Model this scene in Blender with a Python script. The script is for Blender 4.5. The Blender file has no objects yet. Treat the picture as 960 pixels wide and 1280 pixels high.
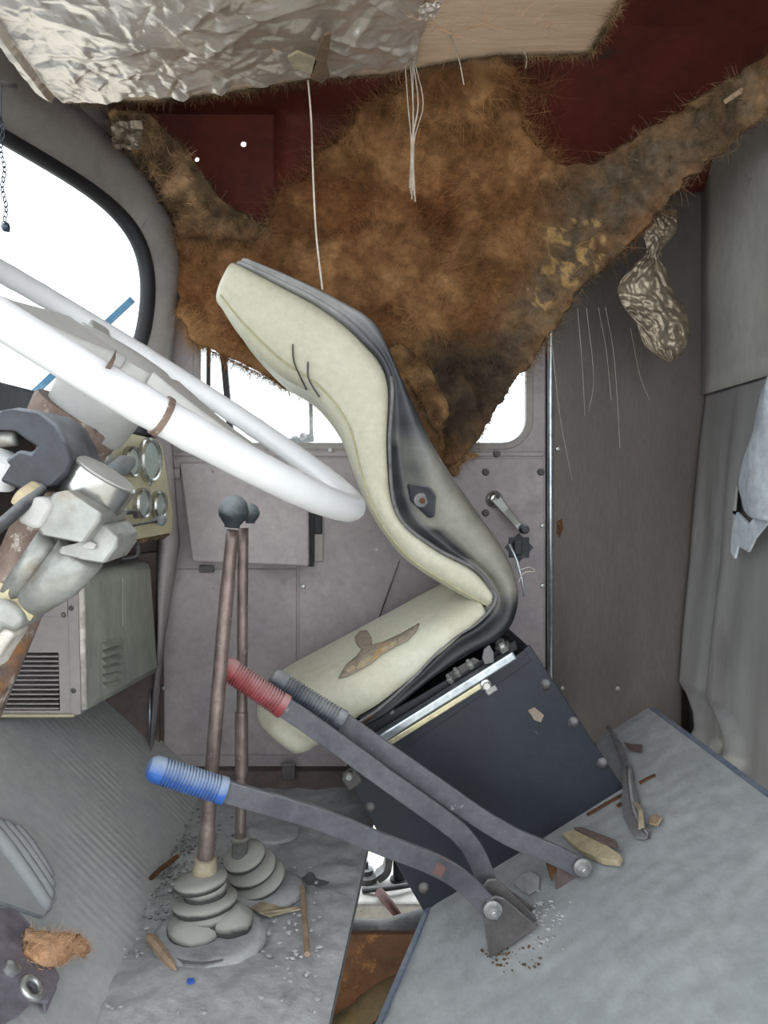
import bpy, bmesh, math, random
import numpy as np
from mathutils import Vector, Matrix, noise
from mathutils.bvhtree import BVHTree
from mathutils.geometry import tessellate_polygon

random.seed(7); rng = np.random.default_rng(7)
sc = bpy.context.scene
C = sc.collection

# ------------------------------------------------------------------ camera, world, exposure
CAMZ = 0.66                       # camera height above the cab floor; +Y looks across the cab, +X is the rear
F_PX = 1000.0; CX, CY = 430.0, 600.0
cam = bpy.data.cameras.new('camera'); camo = bpy.data.objects.new('camera', cam); C.objects.link(camo)
camo.location = (0, 0, CAMZ); camo.rotation_euler = (math.pi/2, 0, 0)
cam.sensor_fit = 'VERTICAL'; cam.sensor_height = 36.0; cam.lens = 36.0*F_PX/1280.0
cam.shift_x = 50/1280; cam.shift_y = -40/1280; cam.clip_start = 0.02
sc.camera = camo

world = bpy.data.worlds.new('sky'); sc.world = world; world.use_nodes = True
bg = world.node_tree.nodes['Background']
bg.inputs[0].default_value = (0.90, 0.96, 1.0, 1); bg.inputs[1].default_value = 2.6

sc.view_settings.view_transform = 'Standard'; sc.view_settings.look = 'None'
sc.view_settings.gamma = 1.0; sc.view_settings.use_curve_mapping = False
sc.view_settings.exposure = 0.45

# ------------------------------------------------------------------ pixel -> place helpers
def P(x, y, Y):  return Vector(((x-CX)/F_PX*Y, Y, (CY-y)/F_PX*Y + CAMZ))
LS, LC = 0.62, -0.8435            # the tilted engine lid: Z - CAMZ = LS*X + LC
def PL(x, y, up=0.0):             # on the lid
    a = (x-CX)/F_PX; b = (CY-y)/F_PX
    return P(x, y, LC/(b-LS*a)) + LN*up
LN = Vector((-LS, 0, 1)).normalized()
def PF(x, y, up=0.0):             # on the floor
    b = (CY-y)/F_PX
    return P(x, y, -CAMZ/b) + Vector((0, 0, up))
TA, TB = -0.94, -0.93             # toeboard: Z - CAMZ = TA + TB*X
def PT(x, y, up=0.0):
    a = (x-CX)/F_PX; b = (CY-y)/F_PX
    return P(x, y, TA/(b-TB*a)) + Vector((.68, 0, .73))*up
def lidz(X): return LS*X+LC+CAMZ

# ------------------------------------------------------------------ materials
def lin(c):
    return tuple(((v/255)/12.92 if v/255 <= .04045 else ((v/255+.055)/1.055)**2.4) for v in c)
def pm(name, c1, c2, scale=6, rough=.75, metal=0.0, bump=.15, bscale=70, spots=None, dust=None, spec=.4,
       attr=None, wave=None, stretch=None, fine=.25):
    """procedural surface: two tones by noise, fine speckle, optional stains (col,threshold,scale), settled dust"""
    m = bpy.data.materials.new(name); m.use_nodes = True
    nt = m.node_tree; N = nt.nodes; L = nt.links
    bs = N['Principled BSDF']
    tc = N.new('ShaderNodeTexCoord'); mp = N.new('ShaderNodeMapping'); L.new(tc.outputs['Object'], mp.inputs[0])
    if stretch: mp.inputs['Scale'].default_value = stretch
    def noise_node(s, d=4, r=.6):
        n = N.new('ShaderNodeTexNoise'); n.inputs['Scale'].default_value = s; n.inputs['Detail'].default_value = d
        n.inputs['Roughness'].default_value = r; L.new(mp.outputs[0], n.inputs['Vector']); return n
    def ramp(src, p0, p1):
        r = N.new('ShaderNodeMapRange'); r.inputs[1].default_value = p0; r.inputs[2].default_value = p1
        L.new(src, r.inputs[0]); return r.outputs[0]
    def mix(a, b, f, mode='MIX'):
        x = N.new('ShaderNodeMix'); x.data_type = 'RGBA'; x.blend_type = mode
        for v, i in ((f, 0), (a, 6), (b, 7)):
            if hasattr(v, 'links') or hasattr(v, 'is_linked'): L.new(v, x.inputs[i])
            elif isinstance(v, (int, float)): x.inputs[i].default_value = v
            else: x.inputs[i].default_value = (*v, 1)
        return x.outputs[2]
    n1 = noise_node(scale, 5, .65)
    f1 = ramp(n1.outputs[0], .35, .65)
    if attr:
        at = N.new('ShaderNodeAttribute'); at.attribute_name = attr
        dark = mix(at.outputs['Color'], (.72, .72, .72), 1.0, 'MULTIPLY')
        col = mix(dark, at.outputs['Color'], f1)
    else:
        col = mix(lin(c1), lin(c2), f1)
    n2 = noise_node(bscale, 3, .7)
    g = N.new('ShaderNodeMapRange'); g.inputs[1].default_value = .3; g.inputs[2].default_value = .7
    g.inputs[3].default_value = 1-fine; g.inputs[4].default_value = 1+fine*.6
    L.new(n2.outputs[0], g.inputs[0])
    gv = N.new('ShaderNodeCombineColor')
    for i in range(3): L.new(g.outputs[0], gv.inputs[i])
    col = mix(col, gv.outputs[0], 1.0, 'MULTIPLY')
    for sp in (spots or []):
        ns = noise_node(sp[2], 5, .7)
        col = mix(col, lin(sp[0]), ramp(ns.outputs[0], sp[1], sp[1]+(sp[3] if len(sp) > 3 else .06)))
    rr = rough
    if dust:
        ge = N.new('ShaderNodeNewGeometry'); sx = N.new('ShaderNodeSeparateXYZ'); L.new(ge.outputs['Normal'], sx.inputs[0])
        nd = noise_node(dust[3] if len(dust) > 3 else 9, 5, .7)
        ad = N.new('ShaderNodeMath'); ad.operation = 'MULTIPLY_ADD'; L.new(sx.outputs[2], ad.inputs[0])
        ad.inputs[1].default_value = dust[2] if len(dust) > 2 else .5; L.new(nd.outputs[0], ad.inputs[2])
        fd = ramp(ad.outputs[0], 1-dust[1]-.15, 1-dust[1]+.2)
        col = mix(col, lin(dust[0]), fd)
        rn = N.new('ShaderNodeMapRange'); L.new(fd, rn.inputs[0]); rn.inputs[3].default_value = rough; rn.inputs[4].default_value = .9
        L.new(rn.outputs[0], bs.inputs['Roughness'])
        if metal:
            mn = N.new('ShaderNodeMapRange'); L.new(fd, mn.inputs[0]); mn.inputs[3].default_value = metal; mn.inputs[4].default_value = 0
            L.new(mn.outputs[0], bs.inputs['Metallic'])
    else:
        bs.inputs['Roughness'].default_value = rr
    if not (dust and metal): bs.inputs['Metallic'].default_value = metal
    bs.inputs['Specular IOR Level'].default_value = spec
    L.new(col, bs.inputs['Base Color'])
    bp = N.new('ShaderNodeBump'); bp.inputs['Strength'].default_value = bump; bp.inputs['Distance'].default_value = .004
    hsrc = n2.outputs[0]
    if wave:
        w = N.new('ShaderNodeTexWave'); w.inputs['Scale'].default_value = wave[0]; w.bands_direction = 'DIAGONAL' if wave[1] is None else wave[1]
        L.new(mp.outputs[0], w.inputs['Vector'])
        ns = noise_node(5, 3, .6)
        md = N.new('ShaderNodeMath'); md.operation = 'MULTIPLY'; L.new(w.outputs['Fac'], md.inputs[0])
        L.new(ramp(ns.outputs[0], .46, .68), md.inputs[1])
        ad2 = N.new('ShaderNodeMath'); ad2.operation = 'MULTIPLY_ADD'; L.new(n2.outputs[0], ad2.inputs[0]); ad2.inputs[1].default_value = .4
        L.new(md.outputs[0], ad2.inputs[2]); hsrc = ad2.outputs[0]
    L.new(hsrc, bp.inputs['Height']); L.new(bp.outputs[0], bs.inputs['Normal'])
    return m

DUST = (150, 150, 150)
M = {}
M['door'] = pm('door_paint', (160, 151, 152), (138, 130, 133), 5, .55, .15, .12, 60, [((112, 104, 106), .58, 4, .2), ((88, 80, 80), .69, 30, .05), ((182, 178, 178), .69, 36, .04)], fine=.12)
M['sidepanel'] = pm('side_panel_paint', (98, 90, 86), (86, 80, 77), 3, .5, .25, .08, 90, [((104, 98, 92), .62, 5, .2)], stretch=(3, 1, .6), fine=.15)
M['rear'] = pm('rear_panel_paint', (180, 178, 170), (162, 161, 157), 4, .55, .2, .08, 50, [((112, 108, 106), .68, 9)], stretch=(1, 1, .5), fine=.12)
M['rearlow'] = pm('rear_lower_paint', (152, 152, 152), (124, 121, 121), 5, .5, .25, .12, 40, [((104, 97, 97), .56, 4, .15), ((190, 192, 194), .66, 14, .08)], stretch=(1, 2, .3), fine=.15)
M['whitesheet'] = pm('pale_sheet', (205, 214, 222), (180, 188, 198), 14, .5, .1, .15, 40, [((120, 118, 118), .68, 18)])
M['roof'] = pm('red_oxide_roof', (100, 37, 24), (72, 28, 19), 4, .75, 0, .1, 40, [((58, 40, 34), .66, 8)], fine=.2)
M['pillar'] = pm('pillar_paint', (146, 140, 137), (128, 122, 120), 5, .5, .1, .05, 60, [((112, 104, 102), .69, 10)], fine=.1)
M['header'] = M['pillar']
M['rubber'] = pm('black_rubber', (26, 26, 30), (38, 38, 42), 8, .6, 0, .1, 50)
M['floor'] = pm('dusty_floor', (168, 169, 170), (150, 151, 152), 5, .95, 0, .5, 55, [((122, 121, 119), .56, 9, .2), ((92, 90, 88), .66, 30, .12)], fine=.16)
M['mat'] = pm('ribbed_mat', (172, 173, 172), (156, 157, 157), 4, .95, 0, .26, 60, [((164, 165, 164), .5, 5, .25)], wave=(34, 'DIAGONAL'), fine=.1)
M['lid'] = pm('dusty_lid', (158, 161, 163), (142, 146, 149), 6, .9, 0, .3, 45, [((150, 153, 156), .50, 7, .25), ((120, 120, 120), .70, 34, .1)], stretch=(1, .7, 1), fine=.14)
M['lidedge'] = pm('lid_edge_paint', (94, 104, 124), (120, 126, 136), 9, .7)
M['rust'] = pm('rusty_steel', (96, 62, 36), (70, 48, 30), 9, .85, .1, .4, 50, [((120, 84, 44), .6, 12)])
M['kick'] = pm('kick_panel', (104, 88, 84), (84, 74, 74), 7, .75, .1, .2, 40, [((120, 84, 70), .64, 10)])
M['whitepaint'] = pm('white_paint_dirty', (225, 224, 218), (205, 202, 194), 8, .6, 0, .1, 40, [((130, 118, 100), .67, 16)])
M['steelgrey'] = pm('grey_pipe', (120, 122, 122), (96, 98, 98), 7, .7, .3)
M['ground'] = pm('pale_dry_ground', (206, 200, 188), (190, 184, 172), 3, .95)
M['wheel'] = pm('white_wheel_enamel', (206, 207, 210), (198, 199, 202), 8, .35, 0, .03, 40, [((150, 146, 142), .74, 40)], fine=.03)
M['hub'] = pm('grey_hub_paint', (172, 171, 169), (158, 157, 155), 7, .55, 0, .08, 50, [((160, 152, 148), .68, 25)], fine=.08)
M['colbrown'] = pm('worn_brown_column', (132, 114, 104), (96, 78, 68), 14, .65, .2, .3, 60, [((168, 158, 150), .57, 34, .06), ((50, 46, 46), .58, 20, .08), ((140, 100, 66), .6, 11, .1)])
M['silver'] = pm('dull_aluminium', (158, 159, 155), (136, 137, 133), 12, .42, .4, .12, 60, [((116, 98, 76), .52, 14, .2), ((92, 78, 64), .62, 40, .1)], dust=((166, 164, 154), .18, .3), fine=.18)
M['chrome'] = pm('old_chrome', (190, 190, 188), (160, 160, 158), 12, .25, .9, .05, 60, [((112, 96, 84), .62, 18, .15)], fine=.06)
M['blackplastic'] = pm('dark_grey_plastic', (58, 61, 68), (40, 42, 47), 12, .5, 0, .1, 60, dust=((138, 143, 150), .26, .4))
M['cable'] = pm('black_cable', (52, 54, 58), (36, 38, 42), 16, .5, dust=((130, 132, 134), .3, .3))
M['panelbeige'] = pm('beige_dash_paint', (196, 188, 158), (176, 168, 140), 6, .55, .1, .08, 60, [((120, 108, 86), .70, 20)], fine=.1)
M['glassdust'] = pm('dusty_dial_glass', (168, 176, 170), (150, 160, 156), 9, .35, 0, .05, 50, fine=.1)
M['heater'] = pm('grey_green_heater_paint', (142, 143, 134), (120, 122, 115), 7, .6, .1, .12, 45, [((98, 100, 96), .63, 9), ((168, 168, 160), .66, 20)], stretch=(1, 2.2, .7), fine=.12)
M['heaterfront'] = pm('mauve_grey_paint', (158, 150, 148), (144, 136, 136), 5, .6, .1, .06, 60, fine=.08)
M['heateredge'] = pm('worn_heater_edge', (214, 210, 202), (168, 160, 152), 26, .5, .1, .2, 50, [((126, 92, 70), .64, 22)])  # pale tone: worn paint, with the heater corner's highlight mixed into the colour
M['leverrod'] = pm('worn_lever_rod', (140, 124, 118), (104, 92, 88), 30, .4, .55, .25, 120, [((196, 186, 180), .64, 60)], fine=.3)
M['knob'] = pm('black_dusty_knob', (58, 66, 72), (46, 52, 58), 14, .5, 0, .1, 60, dust=((142, 150, 154), .36, .3))
M['boot'] = pm('dusty_rubber_boot', (70, 70, 68), (56, 56, 55), 12, .9, 0, .3, 60, dust=((142, 141, 135), .42, .8), fine=.12)
M['bar'] = pm('steel_lever_bar', (100, 101, 106), (78, 79, 85), 9, .5, .3, .15, 70, [((128, 84, 80), .70, 10), ((150, 152, 156), .66, 28)], dust=((150, 152, 154), .14, .4), fine=.2)
M['gripblue'] = pm('blue_grip', (52, 102, 178), (44, 84, 152), 14, .5, dust=((146, 160, 180), .40, .45))
M['gripred'] = pm('red_grip', (148, 64, 66), (128, 52, 56), 14, .5, dust=((172, 132, 132), .36, .45))
M['gripblack'] = pm('black_grip', (70, 76, 86), (54, 58, 68), 14, .5, dust=((150, 152, 154), .26, .4))
M['bolt'] = pm('zinc_bolt', (196, 196, 194), (150, 150, 150), 40, .35, .7, .1)
M['bracket'] = pm('bracket_steel', (98, 94, 94), (78, 74, 74), 12, .6, .3, .2, 60, dust=((150, 150, 150), .28, .4))
M['cream'] = pm('cream_vinyl', (196, 194, 176), (185, 182, 162), 7, .5, 0, .18, 80, [((168, 164, 140), .58, 10, .2)], spec=.35, fine=.1)
M['creamedge'] = pm('cream_piping', (178, 172, 136), (160, 152, 118), 12, .55)
M['shell'] = pm('black_shell', (0, 0, 0), (0, 0, 0), 9, .42, 0, .08, 60, attr='Col', fine=.12)
M['torn'] = pm('torn_backing', (150, 136, 124), (138, 124, 110), 20, .9, 0, .2, 60, [((170, 134, 84), .56, 22), ((176, 170, 172), .62, 30)])
M['black'] = pm('black_metal', (26, 27, 31), (36, 37, 42), 10, .45, .2)
M['box'] = pm('black_seat_box', (46, 50, 60), (36, 40, 48), 6, .42, .1, .08, 60, [((96, 100, 106), .70, 24)], dust=((84, 90, 98), .14, .3, 4), fine=.15)
M['railmetal'] = pm('bright_rail', (196, 204, 210), (160, 168, 176), 12, .28, .8, .05)
M['railgold'] = pm('zinc_yellow_rail', (206, 198, 168), (184, 174, 140), 12, .35, .6, .05)
M['ins'] = pm('brown_fibre_mat', (0, 0, 0), (0, 0, 0), 22, .95, 0, .8, 60, attr='Col', spec=.1, fine=.35)
M['strand'] = pm('brown_fibres', (0, 0, 0), (0, 0, 0), 30, .7, 0, 0, 60, attr='Col', spec=.2, fine=.1)
M['orange'] = pm('orange_fluff', (186, 150, 118), (156, 116, 84), 30, .9, 0, .6, 80)
M['foil'] = pm('crumpled_foil', (228, 218, 210), (212, 202, 193), 9, .30, .78, .3, 55, [((172, 150, 122), .72, 12)], fine=.06)
M['foilbrown'] = pm('tarnished_foil', (158, 146, 128), (112, 100, 86), 16, .36, .6, .5, 60, fine=.2)
M['board'] = pm('brown_board', (196, 172, 150), (180, 154, 130), 5, .9, 0, .25, 50, [((200, 150, 110), .64, 9)], stretch=(.4, 3, 1), fine=.12)
M['boardedge'] = pm('frayed_board_edge', (112, 92, 70), (82, 68, 54), 14, .95, 0, .5)
M['thread'] = pm('pale_fibre', (196, 186, 176), (168, 158, 148), 20, .6)
M['chain'] = pm('dark_chain', (86, 92, 108), (62, 66, 78), 20, .4, .7)
M['wiper'] = pm('blue_grey_wiper', (70, 120, 150), (56, 100, 128), 14, .5, .2)
M['wood'] = pm('dry_wood', (168, 144, 120), (134, 112, 92), 20, .9, 0, .3, stretch=(1, 1, 1))
M['leaf'] = pm('dry_leaf', (160, 148, 126), (138, 128, 108), 18, .9)
M['ochre'] = pm('ochre_hose', (96, 76, 40), (60, 50, 34), 14, .8, 0, .3)
M['redfade'] = pm('faded_red_paint', (118, 84, 80), (100, 76, 74), 20, .7)
M['tan'] = pm('tan_foam', (178, 164, 136), (160, 146, 118), 14, .9, 0, .3)
M['rubberstrip'] = pm('grey_rubber_strip', (122, 120, 120), (96, 94, 96), 14, .7, 0, .2)
M['bluechip'] = pm('blue_plastic', (60, 100, 190), (50, 88, 170), 14, .5)
M['ribpad'] = pm('grey_ribbed_pad', (132, 138, 142), (112, 118, 124), 8, .8, dust=((150, 152, 153), .35, .4))
M['galv'] = pm('dirty_galvanised', (134, 130, 140), (108, 102, 108), 12, .5, .35, .2, 50, [((150, 150, 152), .62, 20)])

def glass_mat(name, tint=(.94, .97, .97)):
    m = bpy.data.materials.new(name); m.use_nodes = True; nt = m.node_tree; N = nt.nodes; L = nt.links
    N.remove(N['Principled BSDF'])
    t = N.new('ShaderNodeBsdfTransparent'); t.inputs[0].default_value = (*tint, 1)
    g = N.new('ShaderNodeBsdfGlossy'); g.inputs['Roughness'].default_value = .03
    d = N.new('ShaderNodeBsdfDiffuse'); d.inputs[0].default_value = (.6, .6, .58, 1)
    tc = N.new('ShaderNodeTexCoord'); n = N.new('ShaderNodeTexNoise'); n.inputs['Scale'].default_value = 9; L.new(tc.outputs['Object'], n.inputs[0])
    mr = N.new('ShaderNodeMapRange'); mr.inputs[1].default_value = .4; mr.inputs[2].default_value = .8; mr.inputs[4].default_value = .08
    L.new(n.outputs[0], mr.inputs[0])
    m1 = N.new('ShaderNodeMixShader'); L.new(mr.outputs[0], m1.inputs[0]); L.new(t.outputs[0], m1.inputs[1]); L.new(d.outputs[0], m1.inputs[2])
    m2 = N.new('ShaderNodeMixShader'); m2.inputs[0].default_value = .04; L.new(m1.outputs[0], m2.inputs[1]); L.new(g.outputs[0], m2.inputs[2])
    L.new(m2.outputs[0], N['Material Output'].inputs[0]); return m
M['glass'] = glass_mat('window_glass')

# ------------------------------------------------------------------ mesh helpers
def fb(v, s): return noise.noise(Vector(v)*s)
def cr(pts, n=6):
    """Catmull-Rom through points (any dimension)"""
    p = [np.array(q, float) for q in pts]; p = [2*p[0]-p[1]]+p+[2*p[-1]-p[-2]]; out = []
    for i in range(1, len(p)-2):
        for k in range(n):
            t = k/n; a, b, c, d = p[i-1], p[i], p[i+1], p[i+2]
            out.append(.5*((2*b)+(-a+c)*t+(2*a-5*b+4*c-d)*t*t+(-a+3*b-3*c+d)*t**3))
    out.append(p[-2]); return [Vector(q) if len(q) == 3 else tuple(q) for q in out]
def basis(d, ref=None):
    d = Vector(d).normalized(); r = Vector(ref) if ref else (Vector((0, 0, 1)) if abs(d.z) < .9 else Vector((1, 0, 0)))
    x = r.cross(d).normalized(); return x, d.cross(x).normalized(), d
class MB:
    def __init__(s): s.v = []; s.f = []
    def add(s, vs, fs):
        o = len(s.v); s.v += [tuple(v) for v in vs]; s.f += [tuple(i+o for i in f) for f in fs]; return s
    def hexa(s, p):   # 8 points: 4 bottom, 4 top
        return s.add(p, [(3, 2, 1, 0), (4, 5, 6, 7), (0, 1, 5, 4), (1, 2, 6, 5), (2, 3, 7, 6), (3, 0, 4, 7)])
    def box(s, lo, hi):
        x0, y0, z0 = lo; x1, y1, z1 = hi
        return s.hexa([(x0, y0, z0), (x1, y0, z0), (x1, y1, z0), (x0, y1, z0), (x0, y0, z1), (x1, y0, z1), (x1, y1, z1), (x0, y1, z1)])
    def obox(s, c, ax, h):
        c = Vector(c); X, Y, Z = [Vector(a)*k for a, k in zip(ax, h)]
        return s.hexa([c-X-Y-Z, c+X-Y-Z, c+X+Y-Z, c-X+Y-Z, c-X-Y+Z, c+X-Y+Z, c+X+Y+Z, c-X+Y+Z])
    def prism(s, pts, off, holes=()):
        off = Vector(off); loops = [[Vector(p) for p in pts]]+[[Vector(p) for p in h] for h in holes]
        flat = [p for l in loops for p in l]; n = len(flat); tris = tessellate_polygon(loops)
        nn = sum(((flat[t[1]]-flat[t[0]]).cross(flat[t[2]]-flat[t[0]]) for t in tris), Vector())
        if nn.dot(off) > 0: tris = [t[::-1] for t in tris]
        f = [tuple(t) for t in tris]+[tuple(i+n for i in t[::-1]) for t in tris]; o = 0
        for l in loops:
            k = len(l); f += [(o+i, o+(i+1) % k, o+(i+1) % k+n, o+i+n) for i in range(k)]; o += k
        return s.add(flat+[p+off for p in flat], f)
    def tube(s, path, r, n=10, cap=True, flat=None):
        path = [Vector(p) for p in path]; m = len(path); R = r if isinstance(r, (list, tuple)) else [r]*m
        ds = [(path[min(i+1, m-1)]-path[max(i-1, 0)]).normalized() for i in range(m)]
        x, y, _ = basis(ds[0], flat); vs = []
        for i in range(m):
            x = (x-ds[i]*x.dot(ds[i])).normalized(); y = ds[i].cross(x)
            vs += [path[i]+(x*math.cos(2*math.pi*k/n)+y*math.sin(2*math.pi*k/n))*R[i] for k in range(n)]
        fs = [(i*n+k, i*n+(k+1) % n, (i+1)*n+(k+1) % n, (i+1)*n+k) for i in range(m-1) for k in range(n)]
        if cap: fs += [tuple(range(n))[::-1], tuple(range((m-1)*n, m*n))]
        return s.add(vs, fs)
    def bar(s, path, h, t, side=(0, 1, 0)):
        """flat bar: h = half height in the plane across side, t = half thickness along side"""
        path = [Vector(p) for p in path]; m = len(path); sd = Vector(side).normalized(); H = h if isinstance(h, list) else [h]*m
        vs = []
        for i in range(m):
            d = (path[min(i+1, m-1)]-path[max(i-1, 0)]).normalized(); u = sd.cross(d).normalized()
            vs += [path[i]+u*H[i]-sd*t, path[i]+u*H[i]+sd*t, path[i]-u*H[i]+sd*t, path[i]-u*H[i]-sd*t]
        fs = [(i*4+k, i*4+(k+1) % 4, (i+1)*4+(k+1) % 4, (i+1)*4+k) for i in range(m-1) for k in range(4)]
        return s.add(vs, fs+[(3, 2, 1, 0), tuple(range((m-1)*4, m*4))])
    def lathe(s, o, ax, prof, n=20, squash=None):
        o = Vector(o); x, y, d = basis(ax); vs = []
        for r, h in prof: vs += [o+d*h+(x*math.cos(2*math.pi*k/n)+y*math.sin(2*math.pi*k/n))*max(r, 1e-5) for k in range(n)]
        m = len(prof); fs = [(i*n+k, i*n+(k+1) % n, (i+1)*n+(k+1) % n, (i+1)*n+k) for i in range(m-1) for k in range(n)]
        return s.add(vs, fs+[tuple(range(n))[::-1], tuple(range((m-1)*n, m*n))])
    def loft(s, loops, cap=True, closed=True):
        n = len(loops[0]); m = len(loops); vs = [p for l in loops for p in l]; kk = n if closed else n-1
        fs = [(i*n+k, i*n+(k+1) % n, (i+1)*n+(k+1) % n, (i+1)*n+k) for i in range(m-1) for k in range(kk)]
        if cap and closed: fs += [tuple(range(n))[::-1], tuple(range((m-1)*n, m*n))]
        return s.add(vs, fs)
    def grid(s, nu, nv, fn):
        vs = [fn(i/(nu-1), j/(nv-1)) for j in range(nv) for i in range(nu)]
        return s.add(vs, [(j*nu+i, j*nu+i+1, (j+1)*nu+i+1, (j+1)*nu+i) for j in range(nv-1) for i in range(nu-1)])
    def ball(s, c, r, n=12, scl=(1, 1, 1), jit=0):
        c = Vector(c); vs = []; m = n//2+1
        for j in range(m):
            th = math.pi*j/(m-1)
            for k in range(n):
                a = 2*math.pi*k/n; d = Vector((math.sin(th)*math.cos(a), math.sin(th)*math.sin(a), math.cos(th)))
                q = r*(1+jit*noise.noise(d*2+c*40)); vs.append(c+Vector((d.x*scl[0], d.y*scl[1], d.z*scl[2]))*q)
        return s.add(vs, [(j*n+k, (j+1)*n+k, (j+1)*n+(k+1) % n, j*n+(k+1) % n) for j in range(m-1) for k in range(n)])
    def build(s, name, mat, parent=None, smooth=False, bevel=0, sub=0, solid=0, merge=False):
        me = bpy.data.meshes.new(name); me.from_pydata(s.v, [], s.f); me.validate(); me.materials.append(M[mat])
        bm = bmesh.new(); bm.from_mesh(me)
        if merge: bmesh.ops.remove_doubles(bm, verts=bm.verts, dist=1e-5)
        bmesh.ops.recalc_face_normals(bm, faces=bm.faces); bm.to_mesh(me); bm.free()
        o = bpy.data.objects.new(name, me); C.objects.link(o)
        if solid: md = o.modifiers.new('t', 'SOLIDIFY'); md.thickness = solid; md.offset = 0
        if bevel:
            md = o.modifiers.new('b', 'BEVEL'); md.width = bevel; md.segments = 2; md.limit_method = 'ANGLE'; md.angle_limit = .7
        if sub: md = o.modifiers.new('s', 'SUBSURF'); md.levels = md.render_levels = sub
        if smooth:
            if smooth is True: me.shade_smooth()
            else: me.shade_smooth(); me.set_sharp_from_angle(angle=smooth)
        adopt(o, parent); return o
def adopt(o, parent):
    if parent is not None:
        o.parent = parent; o.matrix_parent_inverse = Matrix.Translation(-Vector(parent['_w']))
def tag(o, label=None, cat=None, group=None, kind=None):
    if label: o['label'] = label
    if cat: o['category'] = cat
    if group: o['group'] = group
    if kind: o['kind'] = kind
    return o
def thing(name, label, cat, loc, group=None, kind=None):
    o = bpy.data.objects.new(name, None); C.objects.link(o); o.location = loc; o.empty_display_size = .05
    o['_w'] = list(loc); return tag(o, label, cat, group, kind)
def asroot(o): o['_w'] = [0, 0, 0]; return o
def place(o, loc, parent, rot=None):
    """copy of a small piece (bolt, screw) sharing its mesh"""
    c = bpy.data.objects.new(o.name.split('.')[0], o.data); C.objects.link(c); c.location = loc
    for md in o.modifiers:
        n = c.modifiers.new(md.name, md.type)
        for k in ('width', 'segments', 'limit_method', 'angle_limit', 'levels', 'render_levels'):
            if hasattr(md, k): setattr(n, k, getattr(md, k))
    if rot: c.rotation_euler = rot
    adopt(c, parent); return c
def mesh_of(mb, name, mat, smooth=False):
    me = bpy.data.meshes.new(name); me.from_pydata(mb.v, [], mb.f); me.materials.append(M[mat])
    bm = bmesh.new(); bm.from_mesh(me); bmesh.ops.recalc_face_normals(bm, faces=bm.faces); bm.to_mesh(me); bm.free()
    if smooth: me.shade_smooth(); me.set_sharp_from_angle(angle=smooth)
    return me
def inst(name, me, loc, parent, rot=None, scl=None):
    c = bpy.data.objects.new(name, me); C.objects.link(c); c.location = loc
    if rot: c.rotation_euler = rot
    if scl: c.scale = scl
    adopt(c, parent); return c
def setcol(o, fn):
    me = o.data; a = me.color_attributes.new('Col', 'FLOAT_COLOR', 'POINT')
    for i, v in enumerate(me.vertices): a.data[i].color = (*fn(v.co), 1)
def px(v): return (CX+F_PX*v[0]/v[1], CY-F_PX*(v[2]-CAMZ)/v[1])
def inpoly(x, y, poly):
    r = False; j = len(poly)-1
    for i in range(len(poly)):
        xi, yi = poly[i]; xj, yj = poly[j]
        if (yi > y) != (yj > y) and x < (xj-xi)*(y-yi)/(yj-yi)+xi: r = not r
        j = i
    return r
def rrect(x0, x1, z0, z1, Y, r, n=6):
    pts = []
    for cx, cz, a0 in ((x1-r, z0+r, -90), (x1-r, z1-r, 0), (x0+r, z1-r, 90), (x0+r, z0+r, 180)):
        pts += [Vector((cx+r*math.cos(math.radians(a0+90*k/n)), Y, cz+r*math.sin(math.radians(a0+90*k/n)))) for k in range(n+1)]
    return pts
screw_me = mesh_of(MB().lathe((0, 0, 0), (0, -1, 0), [(.0055, -.002), (.0055, .001), (.004, .003), (.0015, .0032), (.0014, .0015)], 10), 'screw', 'bolt', .6)
darkscrew_me = mesh_of(MB().lathe((0, 0, 0), (0, -1, 0), [(.008, -.002), (.008, .002), (.006, .006), (.003, .006), (.0028, .003)], 12), 'screw', 'bracket', .6)
dome_me = mesh_of(MB().lathe((0, 0, 0), (0, -1, 0), [(.010, -.002), (.010, .001), (.0085, .002), (.0075, .006), (.004, .0085), (.0005, .009)], 12), 'bolt', 'bracket', .8)
hex_me = mesh_of(MB().lathe((0, 0, 0), (0, -1, 0), [(.016, 0), (.016, .002), (.0155, .002)], 20).lathe((0, -.002, 0), (0, -1, 0), [(.0125, 0), (.0125, .008), (.010, .010)], 6).lathe((0, -.010, 0), (0, -1, 0), [(.0055, 0), (.0055, .005), (.004, .006)], 10), 'bolt', 'bolt', .5)

# ================================================================== THE SETTING
YD = 1.75                          # inner face of the passenger door wall
# ground outside
tag(MB().grid(3, 3, lambda u, v: Vector((-12+24*u, -9+22*v, -1.05))).build('ground', 'ground'), 'pale dry ground outside under the cab', None, None, 'structure')

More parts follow.
